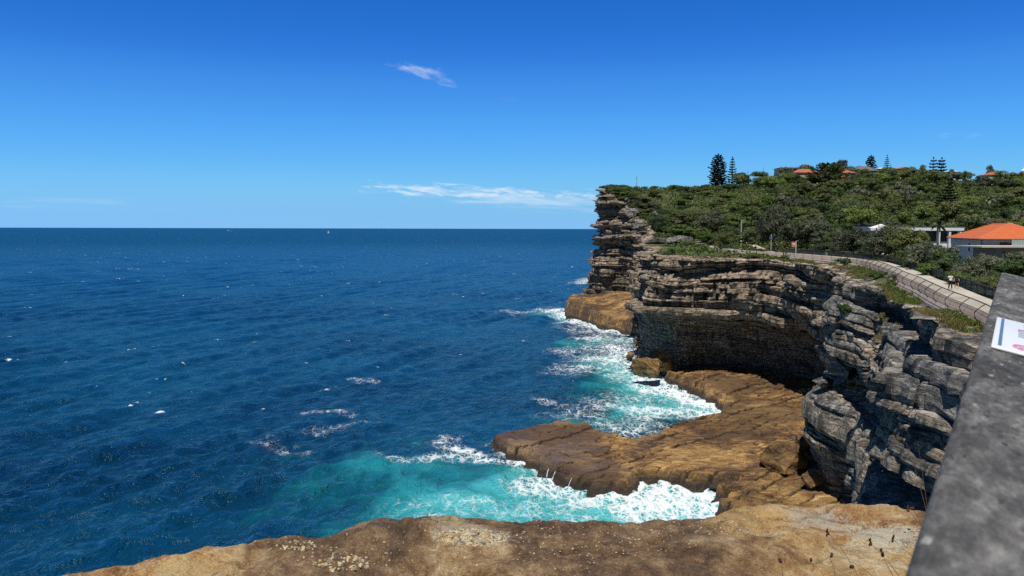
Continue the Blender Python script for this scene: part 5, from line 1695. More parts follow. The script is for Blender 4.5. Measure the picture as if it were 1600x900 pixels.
def hip_house(name, label, N, u, L_, W_, zg, ze, zr, roofm, wallm, eave=.8, wins=(), cat='house', ridge_caps=False):
    """N near corner of the eaves, u unit vector along the long side, f to the right of it"""
    u = np.array([u[0], u[1], 0.0]); u /= np.linalg.norm(u)
    f = np.array([u[1], -u[0], 0.0])
    N = np.array([N[0], N[1], 0.0])
    root = empty(name, (N[0], N[1], zg))
    tag(root, label, cat)
    P = lambda a, b, z: tuple(u * a + f * b + np.array([0, 0, z - zg]))
    mb = MB()
    vs = [P(eave, eave, zg - 3), P(L_ - eave, eave, zg - 3), P(L_ - eave, W_ - eave, zg - 3), P(eave, W_ - eave, zg - 3)]
    vs += [P(eave, eave, ze + .05), P(L_ - eave, eave, ze + .05), P(L_ - eave, W_ - eave, ze + .05), P(eave, W_ - eave, ze + .05)]
    mb.add(vs, [(0, 1, 5, 4), (1, 2, 6, 5), (2, 3, 7, 6), (3, 0, 4, 7)])
    mb.build('wall', wallm, root)
    h = W_ / 2
    mb = MB()
    vs = [P(0, 0, ze), P(L_, 0, ze), P(L_, W_, ze), P(0, W_, ze), P(h, h, zr), P(L_ - h, h, zr)]
    vs += [P(0, 0, ze - .12), P(L_, 0, ze - .12), P(L_, W_, ze - .12), P(0, W_, ze - .12)]
    mb.add(vs, [(0, 1, 5, 4), (1, 2, 5), (2, 3, 4, 5), (3, 0, 4), (0, 6, 7, 1), (1, 7, 8, 2), (2, 8, 9, 3), (3, 9, 6, 0), (6, 9, 8, 7)])
    rf = mb.build('roof', roofm, root)
    g = MB()
    e_ = .06
    ring = [P(-e_, -e_, ze - .10), P(L_ + e_, -e_, ze - .10), P(L_ + e_, W_ + e_, ze - .10), P(-e_, W_ + e_, ze - .10), P(-e_, -e_, ze - .10)]
    g.tube(ring, .09, 5)
    g.build('gutter', M['fascia'], rf)
    if ridge_caps:
        g = MB()
        for a, b in ((vs[0], vs[4]), (vs[3], vs[4]), (vs[4], vs[5]), (vs[1], vs[5]), (vs[2], vs[5])):
            g.tube([a, b], .12, 6)
        g.build('ridge_tiles', M['ridgecap'], rf)
    for side, a, z0, w2, hh in wins:
        mb = MB(); fr = MB()
        d = -.004
        if side == 'left':
            q = lambda aa, zz, dd: P(aa, eave - dd, zz)
        else:
            q = lambda aa, zz, dd: P(eave - dd, aa, zz)
        for lst, ex_, d0, d1 in ((mb, 0, .0, .03), (fr, .07, .0, .05)):
            if lst is mb:
                vs2 = [q(a, z0, d1), q(a + w2, z0, d1), q(a + w2, z0 + hh, d1), q(a, z0 + hh, d1)]
                lst.add(vs2, [(0, 1, 2, 3)])
            else:
                for (a0, a1, b0, b1) in ((a - ex_, a, z0 - ex_, z0 + hh + ex_), (a + w2, a + w2 + ex_, z0 - ex_, z0 + hh + ex_), (a, a + w2, z0 - ex_, z0), (a, a + w2, z0 + hh, z0 + hh + ex_)):
                    v8 = [q(a0, b0, .0), q(a1, b0, .0), q(a1, b1, .0), q(a0, b1, .0), q(a0, b0, d1), q(a1, b0, d1), q(a1, b1, d1), q(a0, b1, d1)]
                    lst.add(v8, [(4, 5, 6, 7), (0, 1, 5, 4), (1, 2, 6, 5), (2, 3, 7, 6), (3, 0, 4, 7)])
        wn = mb.build('window', M['glass'], root)
        fr.build('frame', M['fascia'] if wallm is M['whitewall'] else M['whitewall'], wn)
    return root, u, f

hip_house('house', 'white house with a bright orange tiled hip roof above the path shrubs', (78.2, 130), (.29, .957), 21.5, 12.5, 33.8, 38.5, 41.1, M['orange'], M['whitewall'], .62,
          [('left', 7.5, 36.2, .75, 1.35), ('left', 4.0, 35.6, .8, 1.75), ('front', 3.4, 37.2, 1.9, .62), ('front', 8.2, 36.6, 1.6, 1.2)], ridge_caps=True)
# dark downpipe on the house corner belongs to the house
hr = bpy.data.objects['house']
EV = .60
mb = MB(); mb.tube([(EV * 1.247 - .06, EV * .667 - .06, 0), (EV * 1.247 - .06, EV * .667 - .06, 4.6)], .05, 6); mb.build('downpipe', M['fascia'], hr)

# flat white building behind the shrubs
def wx_at(px, Y): return (px - 800) / F * Y
wb = empty('pavilion', (wx_at(1358, 186), 186, 35.5))
tag(wb, 'long flat white building with dark windows left of the orange roofed house', 'building')
Lw = wx_at(1500, 186) - wx_at(1358, 186)
mb = MB(); mb.box((Lw / 2, 4.2, 1.5), (Lw - .8, 7.4, 6.4)); mb.build('wall', M['whitewall'], wb)
mb = MB(); mb.box((Lw / 2, 3.8, 4.72), (Lw + .5, 9.0, .95)); rf = mb.build('roof', M['whitewall'], wb)
mb = MB(); mb.box((Lw / 2, 3.8, 5.215), (Lw + .7, 9.2, .05)); mb.build('roof_edge', M['fascia'], rf)
for a0, a1 in ((1370, 1388), (1392, 1414), (1418, 1438), (1444, 1462), (1466, 1479), (1482, 1495)):
    x0_, x1_ = wx_at(a0, 186) - wb.location.x, wx_at(a1, 186) - wb.location.x
    mb = MB(); mb.box(((x0_ + x1_) / 2, .47, 2.9), (x1_ - x0_, .04, 2.5)); wn = mb.build('window', M['glass'], wb)
    mb = MB()
    for xx2 in (x0_, x1_): mb.box((xx2, .44, 2.9), (.07, .12, 2.6))
    for zz2 in (1.66, 4.14): mb.box(((x0_ + x1_) / 2, .44, zz2), (x1_ - x0_ + .02, .10, .07))
    mb.build('frame', M['fascia'], wn)
for a in (1367, 1390, 1416, 1441, 1464, 1480.5, 1497):
    mb = MB(); mb.box((wx_at(a, 186) - wb.location.x, -.35, 2.1), (.45, .45, 4.3)); mb.build('pillar', M['whitewall'], wb)
gz = empty('gazebo', (wx_at(1374, 178), 178, 35.5))
tag(gz, 'small white pyramid roofed gazebo at the left end of the flat white building', 'gazebo')
mb = MB(); w2 = 2.0; zt = at_y(1374, 350, 178)[2] - 35.5; ze_ = at_y(1374, 356, 178)[2] - 35.5
mb.add([(-w2, -w2, ze_), (w2, -w2, ze_), (w2, w2, ze_), (-w2, w2, ze_), (0, 0, zt)], [(0, 1, 4), (1, 2, 4), (2, 3, 4), (3, 0, 4), (3, 2, 1, 0)]); mb.build('roof', M['whitewall'], gz)
for sx_ in (-1.7, 1.7):
    for sy_ in (-1.7, 1.7):
        mb = MB(); mb.box((sx_, sy_, ze_ / 2 - .5), (.18, .18, ze_ + 1)); mb.build('post', M['whitewall'], gz)

# beige garage with a glass balcony
Yg = 119.0
ga = empty('garage', (wx_at(1532, Yg), Yg, 33.4))
tag(ga, 'beige flat roofed garage with a white door in front of the orange roofed house', 'garage')
gx_ = lambda px: wx_at(px, Yg) - ga.location.x
zt = at_y(1560, 387, Yg)[2] - 33.4
mb = MB(); mb.box(((gx_(1557) + gx_(1680)) / 2, 3.4, zt / 2 - 1), (gx_(1680) - gx_(1557), 5.6, zt + 2)); mb.build('wall', M['beige'], ga)
mb = MB(); mb.box(((gx_(1530) + gx_(1685)) / 2, 3.0, zt + .12), (gx_(1685) - gx_(1530), 7.0, .22)); mb.build('roof', M['cream'], ga)
mb = MB(); mb.box((gx_(1561.5), .38, zt / 2 - .6), (gx_(1566) - gx_(1557), .5, zt + 1.2)); mb.build('pillar', M['beige'], ga)
mb = MB(); mb.box((gx_(1572), .57, zt / 2 - .45), (1.15, .06, zt * .88)); dr = mb.build('door', M['glass'], ga)
mb = MB(); mb.box((gx_(1570), .50, zt / 2 - .5), (.35, .08, zt * .8)); mb.build('door_leaf', M['whitewall'], dr)
bl = empty('balustrade', (wx_at(1582, Yg), Yg + .3, 33.4 + zt + .23))
tag(bl, 'pale glass balustrade standing on the beige garage roof', 'balustrade')
for k in range(6):
    mb = MB(); mb.box((.72 + 1.45 * k, 0, .5), (1.35, .03, .95)); mb.build('glass_panel', M['balglass'], bl)
for k in range(7):
    mb = MB(); mb.tube([(1.45 * k, 0, 0), (1.45 * k, 0, 1.02)], .025, 6); mb.build('post', M['whitewall'], bl)

# houses on the ridge
def ridge_house(px0, px1, pe, pr, Y, label, roofm, wallm, wins=(), depth=10, pitchless=False):
    x0_, x1_ = wx_at(px0, Y), wx_at(px1, Y)
    pe, pr = pe - 2.2, pr - 2.2
    ze_, zr_ = at_y((px0 + px1) / 2, pe, Y)[2], at_y((px0 + px1) / 2, pr, Y)[2]
    zg = ze_ - 5.0
    W_ = x1_ - x0_
    # long side faces the camera: u along +x
    u = np.array([1.0, 0.0, 0.0])
    root, u, f = hip_house('ridge_house', label, (x0_, Y + depth), (1, 0), W_, depth, zg, ze_, zr_, roofm, wallm, .5)
    for (a, b, h0, h1) in wins:
        mb = MB(); fr = MB()
        xa, xb = W_ * a, W_ * b
        yq = -depth + .5 - .03
        mb.add([(xa, yq, 5.0 + h0), (xb, yq, 5.0 + h0), (xb, yq, 5.0 + h1), (xa, yq, 5.0 + h1)], [(0, 1, 2, 3)])
        wn = mb.build('window', M['glass'], root)
        fr.box(((xa + xb) / 2, yq - .02, 5.0 + h0 - .06), (xb - xa + .3, .08, .12)); fr.build('sill', wallm, wn)
    q = random.Random(int(px0))
    n = max(2, int((px1 - px0) / 11))
    for k in range(n):
        px = px0 + (px1 - px0) * (k + .5 + q.uniform(-.3, .3)) / n
        yf = Y - 9 - q.uniform(0, 4)
        pt_ = pe + q.uniform(2.6, 5.5)
        hm = max(2.0, ytop_h(px, pt_, yf))
        x = at_y(px, 357, yf)[0]
        plant('ridge_tree', TREES, q.randint(0, 6), x, yf, H1(x, yf) - .4, q.uniform(.6, .85), q.uniform(0, 6), 'bushy garden tree screening the lower walls of the ridge houses', 'tree', 'garden trees in front of the ridge houses', sz=hm / 6.8)
    return root
ridge_house(1212, 1250, 264.5, 262, 500, 'long white house with dark windows and flat grey roof at the left of the ridge', M['greytile'], M['whitewall'], [(.24, .44, -2.0, -.5), (.48, .56, -2.0, -.5), (.64, .86, -2.0, -.5)])
ridge_house(1236, 1276, 271.5, 265.5, 485, 'low house with an orange tiled roof right of the long white one', M['redtile'], M['cream'])
ridge_house(1312, 1334, 272, 266.5, 470, 'pink walled house with a red hip roof below the dark ridge trees', M['redtile'], M['cream'], [(.2, .4, -2.2, -.8), (.6, .8, -2.2, -.8)])
ridge_house(1306, 1324, 281, 275.5, 455, 'smaller terracotta roofed house below the pink walled one', M['redtile'], M['cream'], [(.3, .6, -2.2, -.8)])
ridge_house(1330, 1368, 268.5, 261, 510, 'house with a dark grey hip roof under the pointed pine', M['greytile'], M['cream'])
ridge_house(1364, 1394, 265.5, 263.5, 535, 'flat white rooftop between the two pines on the ridge', M['whitewall'], M['whitewall'], [(.15, .4, -1.5, -.4)])
ridge_house(1398, 1422, 265.5, 261.5, 528, 'rust roofed house under the ridge palm', M['redtile'], M['cream'])
ridge_house(1474, 1494, 270, 267.5, 530, 'low white roof right of the flat tiered pines', M['whitewall'], M['whitewall'])
ridge_house(1538, 1572, 275, 269.5, 480, 'white house with a red tiled roof high on the right slope', M['redtile'], M['whitewall'], [(.34, .44, -2.6, -.5), (.52, .62, -2.6, -.5), (.70, .8, -2.6, -.5)])

# lighthouse far behind
Yl = 880.0
lh = empty('lighthouse', (wx_at(1592, Yl), Yl, 84))
tag(lh, 'white domed lighthouse showing above the ridge at the far right', 'lighthouse')
zt = at_y(1592, 262, Yl)[2] - 84
mb = MB(); mb.lathe((0, 0, 0), [(4.4, 0), (3.7, zt * .45), (3.3, zt - 9)], 20); mb.build('tower', M['whitewall'], lh, smooth=True)
mb = MB(); mb.lathe((0, 0, 0), [(3.3, zt - 9), (4.6, zt - 8.2), (4.6, zt - 7.6), (3.0, zt - 7.6)], 20); mb.build('gallery', M['whitewall'], lh)
mb = MB(); mb.lathe((0, 0, 0), [(2.6, zt - 7.6), (2.6, zt - 4.4)], 16); mb.build('lantern', M['whitewall'], lh)
mb = MB(); mb.lathe((0, 0, 0), [(3.0, zt - 4.4), (2.6, zt - 3), (1.5, zt - 1.8), (.35, zt - 1.2), (.3, zt)], 16); mb.build('dome', M['whitewall'], lh, smooth=True)
mb = MB(); mb.box((2, -6, zt - 17.0), (22, 10, 6)); mb.build('base_building', M['whitewall'], lh)

# ------------------------------------------------------------------ poles and signs by the path
M['palewood'] = simple('pale_timber', (0.42, 0.40, 0.37), .85, .25, 3.0)
M['redsign'] = simple('faded_red_sign', (0.55, 0.17, 0.15), .5, .1)
M['bluesign'] = simple('blue_sign', (0.07, 0.14, 0.30), .5, .1)
def zat(px, py, Y): return at_y(px, py, Y)[2]
def base(px, Y):
    x = wx_at(px, Y)
    return x, Y, max(H1(x, Y) - .2, 30)
x, y, z = base(1157, 232)
up_ = empty('utility_pole', (x, y, z)); tag(up_, 'tall pale timber pole with crossarms beside the sandy track', 'pole')
hh = zat(1157, 343, 232) - z
mb = MB(); mb.tube([(0, 0, -1), (0, 0, hh)], [.26, .17], 8); mb.build('pole', M['palewood'], up_)
mb = MB(); mb.box((-.5, -.25, hh * .45), (2.8, .14, .16), .1); mb.build('crossarm', M['palewood'], up_)
mb = MB(); mb.tube([(0, -.1, hh * .93), (.75, -.2, hh * .97)], .07, 6); mb.build('lamp_arm', M['palewood'], up_)
mb = MB(); mb.box((0, -.27, hh * .28), (.45, .2, .7)); mb.build('meter_box', M['whitewall'], up_)
x, y, z = base(1204, 197)
sg = empty('sign_post', (x, y, z)); tag(sg, 'slim grey post with a small blue sign beside the path', 'sign')
hh = zat(1204, 366, 197) - z
mb = MB(); mb.tube([(0, 0, -.5), (0, 0, hh)], .10, 8); mb.build('post', M['palewood'], sg)
mb = MB(); mb.box((-.1, -.13, hh - 1.0), (.75, .05, .5)); mb.build('sign_panel', M['bluesign'], sg)
x, y, z = base(1240, 184)
sg = empty('warning_sign', (x, y, z)); tag(sg, 'faded red and white warning sign on a white post behind the fence', 'sign')
hh = zat(1240, 377, 184) - z
mb = MB(); mb.tube([(.45, 0, -.5), (.45, 0, hh + .1)], .07, 8); mb.build('post', M['whitewall'], sg)
mb = MB(); mb.box((-.12, -.1, hh - .75), (1.0, .05, 1.25)); pnl = mb.build('sign_panel', M['redsign'], sg)
mb = MB(); mb.box((-.12, -.128, hh - .62), (.66, .004, .42)); mb.build('white_square', simple('pale_pink', (.7, .5, .48), .5, .1), pnl)
mb = MB(); mb.tube([(.45, 0, hh), (1.0, -.2, hh + .15)], .035, 6); mb.build('bracket', M['palewood'], sg)
for k, (px, lb) in enumerate(((1224, 'dark short bollard, left of two near the warning sign'), (1228, 'dark short bollard, right of two near the warning sign'))):
    x, y, z = base(px, 186)
    mb = MB(); mb.lathe((0, 0, 0), [(.13, -.3), (.13, 1.5), (.10, 1.58), (.02, 1.62)], 10)
    tag(mb.build('bollard', M['black'], None, (x, y, z + .3)), lb, 'bollard')
x, y, z = base(1291, 176)
mb = MB(); mb.lathe((0, 0, 0), [(.25, -.3), (.28, .9), (.30, .95), (.22, 1.05), (.05, 1.1)], 12)
tag(mb.build('litter_bin', M['whitewall'], None, (x, y, z + .35)), 'small white litter bin in the shrubs right of the warning sign', 'bin')
for px, pt, Y, lb in ((993, 275, 430, 'thin post on the scrub top of the far bluff'), (1165, 265, 520, 'leftmost of the thin poles on the bare skyline right of the pines'), (1178, 266, 520, 'middle one of the thin poles on the bare skyline right of the pines'), (1189, 261, 520, 'tallest thin pole on the skyline left of the long white house')):
    x, y, z = base(px, Y)
    hh = zat(px, pt, Y) - z
    e = empty('mast', (x, y, z)); tag(e, lb, 'pole')
    mb = MB(); mb.tube([(0, 0, -1), (0, 0, hh)], [.16, .10], 6); mb.build('pole', M['greybark'], e)
    mb = MB(); mb.box((0, 0, hh * .82), (1.3, .1, .12)); mb.build('crossarm', M['greybark'], e)

# ------------------------------------------------------------------ boats
def ell(mb, c, r, n=10, mlt=7):
    pr = [(r[0] * math.sin(math.pi * k / mlt), -r[2] * math.cos(math.pi * k / mlt)) for k in range(mlt + 1)]
    mb.lathe(c, [(max(a, 1e-4), b) for a, b in pr], n, 1, r[1] / r[0])
sail = simple('white_sail', (0.80, 0.80, 0.78), .8, .04)
p_ = at_z(513, 364.6, 0)
yb = empty('sailing_yacht', (p_[0], p_[1], 0), .5); tag(yb, 'tiny white sailing yacht near the horizon', 'yacht')
def hull(L_, W_, H_):
    V, Fq = [], []
    n = 9
    for i in range(n):
        t = i / (n - 1)
        w_ = W_ / 2 * math.sin(math.pi * min(1, .12 + .88 * (1 - t)) * .5) * (1 if t < .7 else math.sqrt(max(0.0, 1 - ((t - .7) / .3) ** 2)))
        x = -L_ / 2 + L_ * t
        V += [(x, -w_, H_ * (1 + .3 * t)), (x, -w_ * .5, -H_ * .4), (x, w_ * .5, -H_ * .4), (x, w_, H_ * (1 + .3 * t))]
    for i in range(n - 1):
        b = 4 * i
        Fq += [(b, b + 4, b + 5, b + 1), (b + 1, b + 5, b + 6, b + 2), (b + 2, b + 6, b + 7, b + 3), (b + 3, b + 7, b + 4, b)]
    return np.array(V), np.array(Fq)
v_, f_ = hull(15, 4, 1.5)
link('hull', npmesh('hull', v_, f_, sail), yb)
mb = MB(); mb.tube([(1, 0, 1), (1, 0, 24)], .15, 6); mb.build('mast', M['palewood'], yb)
mb = MB(); mb.add([(.8, .05, 2.6), (.8, .05, 23.5), (-6.5, .6, 2.8), (.8, -.05, 2.6), (.8, -.05, 23.5), (-6.5, .5, 2.8)], [(0, 1, 2), (5, 4, 3), (0, 2, 5, 3), (1, 0, 3, 4), (2, 1, 4, 5)]); mb.build('mainsail', sail, yb)
mb = MB(); mb.add([(1.3, 0, 20), (7.2, 0, 2.2), (1.6, .8, 2.4), (1.3, -.08, 20), (7.2, -.08, 2.2), (1.6, .7, 2.4)], [(0, 1, 2), (5, 4, 3), (0, 3, 4, 1), (1, 4, 5, 2), (2, 5, 3, 0)]); mb.build('jib', sail, yb)
p_ = at_z(356, 360.6, 0)
mbt = empty('motor_boat', (p_[0], p_[1], 0), math.pi); tag(mbt, 'white motor boat trailing a wake just under the horizon', 'boat')
v_, f_ = hull(24, 7, 3)
link('hull', npmesh('hull', v_, f_, sail), mbt)
mb = MB(); mb.box((-1, 0, 5), (10, 5, 3.4)); mb.box((-2, 0, 7.5), (5, 4, 1.8)); mb.build('cabin', sail, mbt)
mb = MB(); mb.add([(-12, -2, .9), (-12, 2, .9), (-80, 10, .35), (-80, -10, .35), (-12, -2, -.5), (-12, 2, -.5), (-80, 10, -.5), (-80, -10, -.5)], [(0, 1, 2, 3), (0, 4, 5, 1), (1, 5, 6, 2), (3, 2, 6, 7), (0, 3, 7, 4)]); mb.build('wake', sail, mbt)

# ------------------------------------------------------------------ people and gulls
SKIN = simple('skin', (0.48, 0.28, 0.19), .6, .05)
WHITEC = simple('white_cotton', (0.74, 0.74, 0.72), .9, .05)
BLACKC = simple('black_cloth', (0.015, 0.015, 0.017), .9, .2)
HAIR = simple('dark_hair', (0.03, 0.02, 0.015), .7, .2)
HAIRB = simple('fair_hair', (0.16, 0.10, 0.05), .7, .2)
SHOE = simple('shoe', (0.05, 0.05, 0.05), .7, .2)
dg = None
def skin_mesh(name, joints, edges, root_i, mat, parent, sub=2):
    me = bpy.data.meshes.new(name)
    me.from_pydata([j[0] for j in joints], edges, [])
    o = link(name, me)
    o.modifiers.new('skin', 'SKIN')
    sm = o.modifiers.new('sub', 'SUBSURF'); sm.levels = sub; sm.render_levels = sub
    sv = me.skin_vertices[0].data
    for i, j in enumerate(joints):
        r = j[1] if isinstance(j[1], tuple) else (j[1], j[1])
        sv[i].radius = r
        sv[i].use_root = (i == root_i)
    d_ = bpy.context.evaluated_depsgraph_get()
    nm = bpy.data.meshes.new_from_object(o.evaluated_get(d_))
    bpy.data.objects.remove(o)
    nm.materials.clear(); nm.materials.append(mat)
    for p in nm.polygons: p.use_smooth = True
    return link(name, nm, parent)
def person(px, pyf, Y, rz, label, top, bottom, shorts, hair, h=1.72, stride=.18, armup=False, longhair=False):
    x = wx_at(px, Y)
    dP, zP = seg_dist(np.array([x]), np.array([Y]), pc)
    e = empty('person', (x, Y, zP[0] + .575), rz)
    tag(e, label, 'person')
    k = h / 1.72
    J = {'pel': ((0, 0, .95), (.15, .10)), 'wai': ((0, 0, 1.10), (.13, .09)), 'che': ((0, .0, 1.32), (.17, .11)), 'nec': ((0, .01, 1.47), .055), 'hd0': ((0, .02, 1.55), .07), 'hd1': ((0, .02, 1.62), (.078, .095)), 'hd2': ((0, .015, 1.70), (.06, .075)),
         'shl': ((-.17, 0, 1.40), .058), 'ell': ((-.23, -.04, 1.14), .044), 'wrl': ((-.24, .10, .93), .030), 'hal': ((-.24, .14, .85), (.022, .04)),
         'shr': ((.17, 0, 1.40), .058), 'elr': ((.23, -.10, 1.15), .044), 'wrr': ((.24, -.06, .92), .030), 'har': ((.24, -.05, .84), (.022, .04)),
         'hil': ((-.09, 0, .90), .088), 'knl': ((-.10, stride * .7, .50), .060), 'anl': ((-.10, stride, .09), .042), 'tol': ((-.10, stride + .15, .035), .034),
         'hir': ((.09, 0, .90), .088), 'knr': ((.10, -stride * .1, .49), .060), 'anr': ((.10, -stride, .10), .042), 'tor': ((.10, -stride + .14, .035), .034)}
    if armup:
        J['elr'] = ((.26, .14, 1.22), .044); J['wrr'] = ((.10, .30, 1.38), .030); J['har'] = ((.05, .33, 1.42), (.022, .04))
    ks = list(J)
    E = [('pel', 'wai'), ('wai', 'che'), ('che', 'nec'), ('nec', 'hd0'), ('hd0', 'hd1'), ('hd1', 'hd2'), ('che', 'shl'), ('shl', 'ell'), ('ell', 'wrl'), ('wrl', 'hal'), ('che', 'shr'), ('shr', 'elr'), ('elr', 'wrr'), ('wrr', 'har'),
         ('pel', 'hil'), ('hil', 'knl'), ('knl', 'anl'), ('anl', 'tol'), ('pel', 'hir'), ('hir', 'knr'), ('knr', 'anr'), ('anr', 'tor')]
    skin_mesh('body', [(Vector(J[q][0]) * k, J[q][1]) for q in ks], [(ks.index(a), ks.index(b)) for a, b in E], 0, SKIN, e)
    def cloth(name, names, edges, grow, mat, override=None):
        jj = []
        for q in names:
            p, r = J[q]
            if override and q in override: p = override[q]
            r = tuple(v + grow for v in r) if isinstance(r, tuple) else r + grow
            jj.append((Vector(p) * k, r))
        skin_mesh(name, jj, [(names.index(a), names.index(b)) for a, b in edges], 0, mat, e)
    mid = lambda a, b, t: tuple(np.array(J[a][0]) * (1 - t) + np.array(J[b][0]) * t)
    cloth('shirt', ['wai', 'che', 'nec', 'shl', 'ell', 'shr', 'elr', 'pel'], [('wai', 'che'), ('che', 'nec'), ('che', 'shl'), ('shl', 'ell'), ('che', 'shr'), ('shr', 'elr'), ('wai', 'pel')], .022, top,
          {'nec': (0, .005, 1.43), 'ell': mid('shl', 'ell', .62), 'elr': mid('shr', 'elr', .62), 'pel': (0, 0, 1.0)})
    lg = .55 if shorts else .93
    if shorts:
        ov = {'knl': mid('hil', 'knl', .75), 'knr': mid('hir', 'knr', .75)}
        cloth('shorts', ['pel', 'hil', 'knl', 'hir', 'knr'], [('pel', 'hil'), ('hil', 'knl'), ('pel', 'hir'), ('hir', 'knr')], .022, bottom, ov)
    else:
        cloth('trousers', ['pel', 'hil', 'knl', 'anl', 'hir', 'knr', 'anr'], [('pel', 'hil'), ('hil', 'knl'), ('knl', 'anl'), ('pel', 'hir'), ('hir', 'knr'), ('knr', 'anr')], .022, bottom)
    for s_ in ('l', 'r'):
        cloth('shoe', ['an' + s_, 'to' + s_], [('an' + s_, 'to' + s_)], .016, SHOE if not shorts else WHITEC, {'an' + s_: (J['an' + s_][0][0], J['an' + s_][0][1] - .03, .05)})
    mb = MB(); ell(mb, (0, -.005 * k, 1.66 * k), (.092 * k, .112 * k, .105 * k), 14, 8)
    if longhair: mb.tube([(0, -.09, 1.66 * k), (0, -.12, 1.5 * k), (0, -.11, 1.38 * k)], [.06, .05, .015], 8)
    hr_ = mb.build('hair', hair, e, smooth=True)
    f_ = MB()
    ell(f_, (0, .115 * k, 1.615 * k), (.014, .016, .02), 6, 4); f_.build('nose', SKIN, e, smooth=True)
    return e
person(1486.5, 456, 85.5, R(172), 'person in a white top and black trousers walking along the path', WHITEC, BLACKC, False, HAIR, 1.75, .16, True)
person(1496.5, 455, 86.6, R(185), 'person in a black top and black shorts with bare legs on the path', BLACKC, BLACKC, True, HAIRB, 1.66, .19, False, True)

GW = simple('gull_white', (0.80, 0.80, 0.78), .8, .05); GG = simple('gull_grey', (0.38, 0.39, 0.41), .8, .1); GO = simple('gull_orange', (0.5, 0.14, 0.03), .6, .1)
def gull():
    e = empty('gull', (0, 0, 0))
    mb = MB()
    mb.tube([(-.20, 0, .13), (-.12, 0, .135), (0, 0, .15), (.09, 0, .19), (.12, 0, .25), (.15, 0, .29), (.19, 0, .29)], [.012, .05, .075, .06, .035, .042, .015], 10)
    mb.build('body', GW, e, smooth=True)
    for s_ in (-1, 1):
        mb = MB(); mb.tube([(.05, s_ * .06, .17), (-.08, s_ * .07, .165), (-.24, s_ * .025, .14)], [.045, .04, .008], 8); mb.build('wing', GG, e, smooth=True)
        mb = MB(); mb.tube([(.0, s_ * .025, .10), (0.005, s_ * .025, 0.0), (.04, s_ * .025, 0.004)], .006, 5); mb.build('leg', GO, e)
    mb = MB(); mb.tube([(.185, 0, .288), (.235, 0, .278)], [.013, .003], 6); mb.build('beak', GO, e)
    return e
g0 = gull()
glab = ['first white gull on the fence rail, at the fence bend', 'second white gull along the fence rail from the bend', 'white gull in the closest pair on the fence rail, left one', 'white gull in the closest pair on the fence rail, right one', 'white gull standing apart, second from the right on the rail', 'rightmost white gull on the fence rail near the shrubs']
pxl = 800 + F * inner_line[:, 0] / inner_line[:, 1]
for k, (px, lb) in enumerate(zip((1358, 1363, 1368, 1371, 1379, 1386), glab)):
    g = g0 if k == 0 else copy_tree(g0)
    cand = np.where((inner_line[:, 1] > 118))[0]
    i = cand[np.argmin(np.abs(pxl[cand] - px))]
    g.location = (inner_line[i, 0], inner_line[i, 1], inner_line[i, 2] + 1.15 + .045)
    g.rotation_euler = (0, 0, 2.3 + k * 1.1)
    g.scale = (1.35, 1.35, 1.35)
    tag(g, lb, 'gull', 'gulls on the fence rail')

# ------------------------------------------------------------------ dry sedge in the foreground
M['stalk'] = simple('dry_stalk', (0.33, 0.25, 0.11), .7, .3, 30)
M['gstalk'] = simple('green_stalk', (0.17, 0.17, 0.05), .7, .3, 30)
M['seed'] = simple('seed_head', (0.07, 0.028, 0.012), .9, .4, 90)
def sedge(bx_, by_, tx_, ty_, heads, label, bend=.0, thick=.0022, green=False, dy=.12):
    p, n = ledge_hit(bx_, by_)
    if p is None: return
    tip = at_y(tx_, ty_, max(p.y - dy, 1))
    b = np.array(p)
    e = empty('sedge', tuple(b)); tag(e, label, 'sedge')
    mid = (b + tip) / 2 + np.array([bend, 0, abs(bend) * .6])
    q = []
    for t in np.linspace(0, 1, 9):
        q.append((b * (1 - t) ** 2 + 2 * mid * t * (1 - t) + tip * t * t) - b)
    mb = MB(); mb.tube([q[0] - np.array([0, 0, .03])] + q, [thick * 1.2] + [thick * (1.1 - .6 * t) for t in np.linspace(0, 1, 9)], 6)
    mb.build('stem', M['gstalk'] if green else M['stalk'], e)
    for k in range(heads):
        t = 1 - k * .10
        c_ = q[min(8, int(round(8 * t)))]
        mb = MB()
        r = random.Random(int(bx_ * 7 + k))
        for j in range(6):
            o_ = np.array([r.gauss(0, .006), r.gauss(0, .006), r.gauss(0, .009)])
            ell(mb, tuple(c_ + o_), (.007, .007, .012), 7, 5)
        mb.build('seed_head', M['seed'], e, smooth=True)
P8 = lambda x, y: (800 + x / 2, 740 + y / 2)
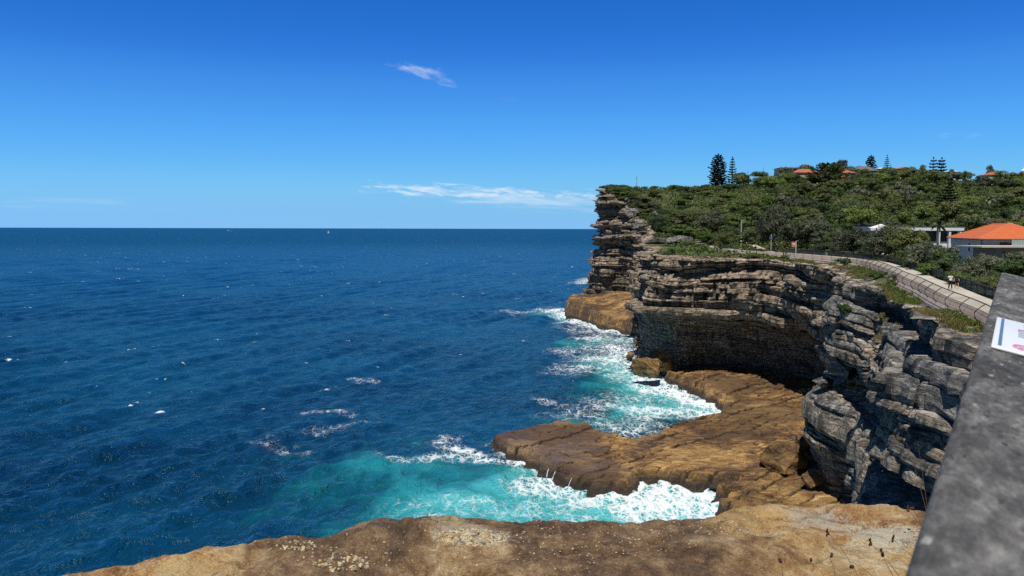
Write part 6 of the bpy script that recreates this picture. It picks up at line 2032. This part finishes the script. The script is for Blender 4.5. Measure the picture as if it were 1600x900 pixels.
for (b_, t_, hd, bend, gr_, lb) in [
    (P8(1215, 330), P8(1118, 215), 1, .02, True, 'green stemmed sedge with one dark seed head near the coping'),
    (P8(1200, 335), P8(1152, 240), 2, -.02, True, 'sedge with two dark seed heads left of the coping edge'),
    (P8(1262, 270), P8(1190, 206), 1, .0, False, 'straw sedge leaning out from under the coping edge'),
    (P8(1085, 330), P8(985, 183), 1, .03, False, 'tall thin sedge with a small seed head on the ledge'),
    (P8(1135, 330), P8(1000, 252), 1, .05, False, 'arching straw sedge left of the seed head cluster'),
    (P8(1070, 330), P8(935, 272), 1, .02, False, 'low leaning sedge with a dark seed head over brown rock'),
    (P8(1010, 330), P8(920, 205), 0, .10, False, 'long bare straw stem arching over the ledge'),
    (P8(980, 330), P8(868, 245), 0, .06, False, 'faint bare stem bending left over the ledge'),
    (P8(1290, 180), P8(1238, 112), 1, .0, True, 'short sedge with a seed head at the rock edge by the coping'),
    (P8(1284, 172), P8(1250, 108), 1, .01, True, 'second short sedge with a seed head at the rock edge by the coping'),
    (P8(800, 335), P8(620, 250), 0, .12, False, 'leftmost bare stem lying low over the dark rock'),
    (P8(850, 340), P8(838, 270), 1, .0, True, 'short upright green stem in the middle of the ledge'),
    (P8(1115, 340), P8(1062, 292), 1, .01, False, 'short sedge with a drooping seed head at the bottom of the view'),
    ((1446, 790), (1338, 710), 0, .01, False, 'long pale straw stem slanting across the near cliff'),
    ((1448, 800), (1421, 700), 0, .0, False, 'thin straw stem crossing the slanting one beside the coping'),
    ((1450, 800), (1434, 690), 0, .0, False, 'thinnest upright straw stem against the coping edge')]:
    sedge(b_[0], b_[1], t_[0], t_[1], hd, lb, bend, .0022 if hd or gr_ else .0019, gr_)

# water running off the edge of the rock platform
M['fallw'] = simple('white_water', (0.78, 0.82, 0.84), .6, .1, 2.0)
for (xa, ya, xb, yb, r_, lb) in [(857, 733, 854, 746, .08, 'left of two white cascades pouring off the platform edge'), (868, 736, 863, 750, .07, 'right of two white cascades pouring off the platform edge'),
                                 (894, 747, 888, 760, .06, 'thin cascade off the platform edge right of the pair')]:
    hits = []
    for t in np.linspace(0, 1, 8):
        h = cast(xa + (xb - xa) * t, ya + (yb - ya) * t, (pl_bvh,))
        if h is not None and h[0].z > -.5: hits.append(np.array(h[0] + h[1] * .05))
    if len(hits) > 3:
        mb = MB(); mb.tube(hits, [r_ * (.6 + .5 * abs(math.sin(3 * k))) for k in range(len(hits))], 6)
        tag(mb.build('cascade', M['fallw'], None, smooth=True), lb, 'cascade')
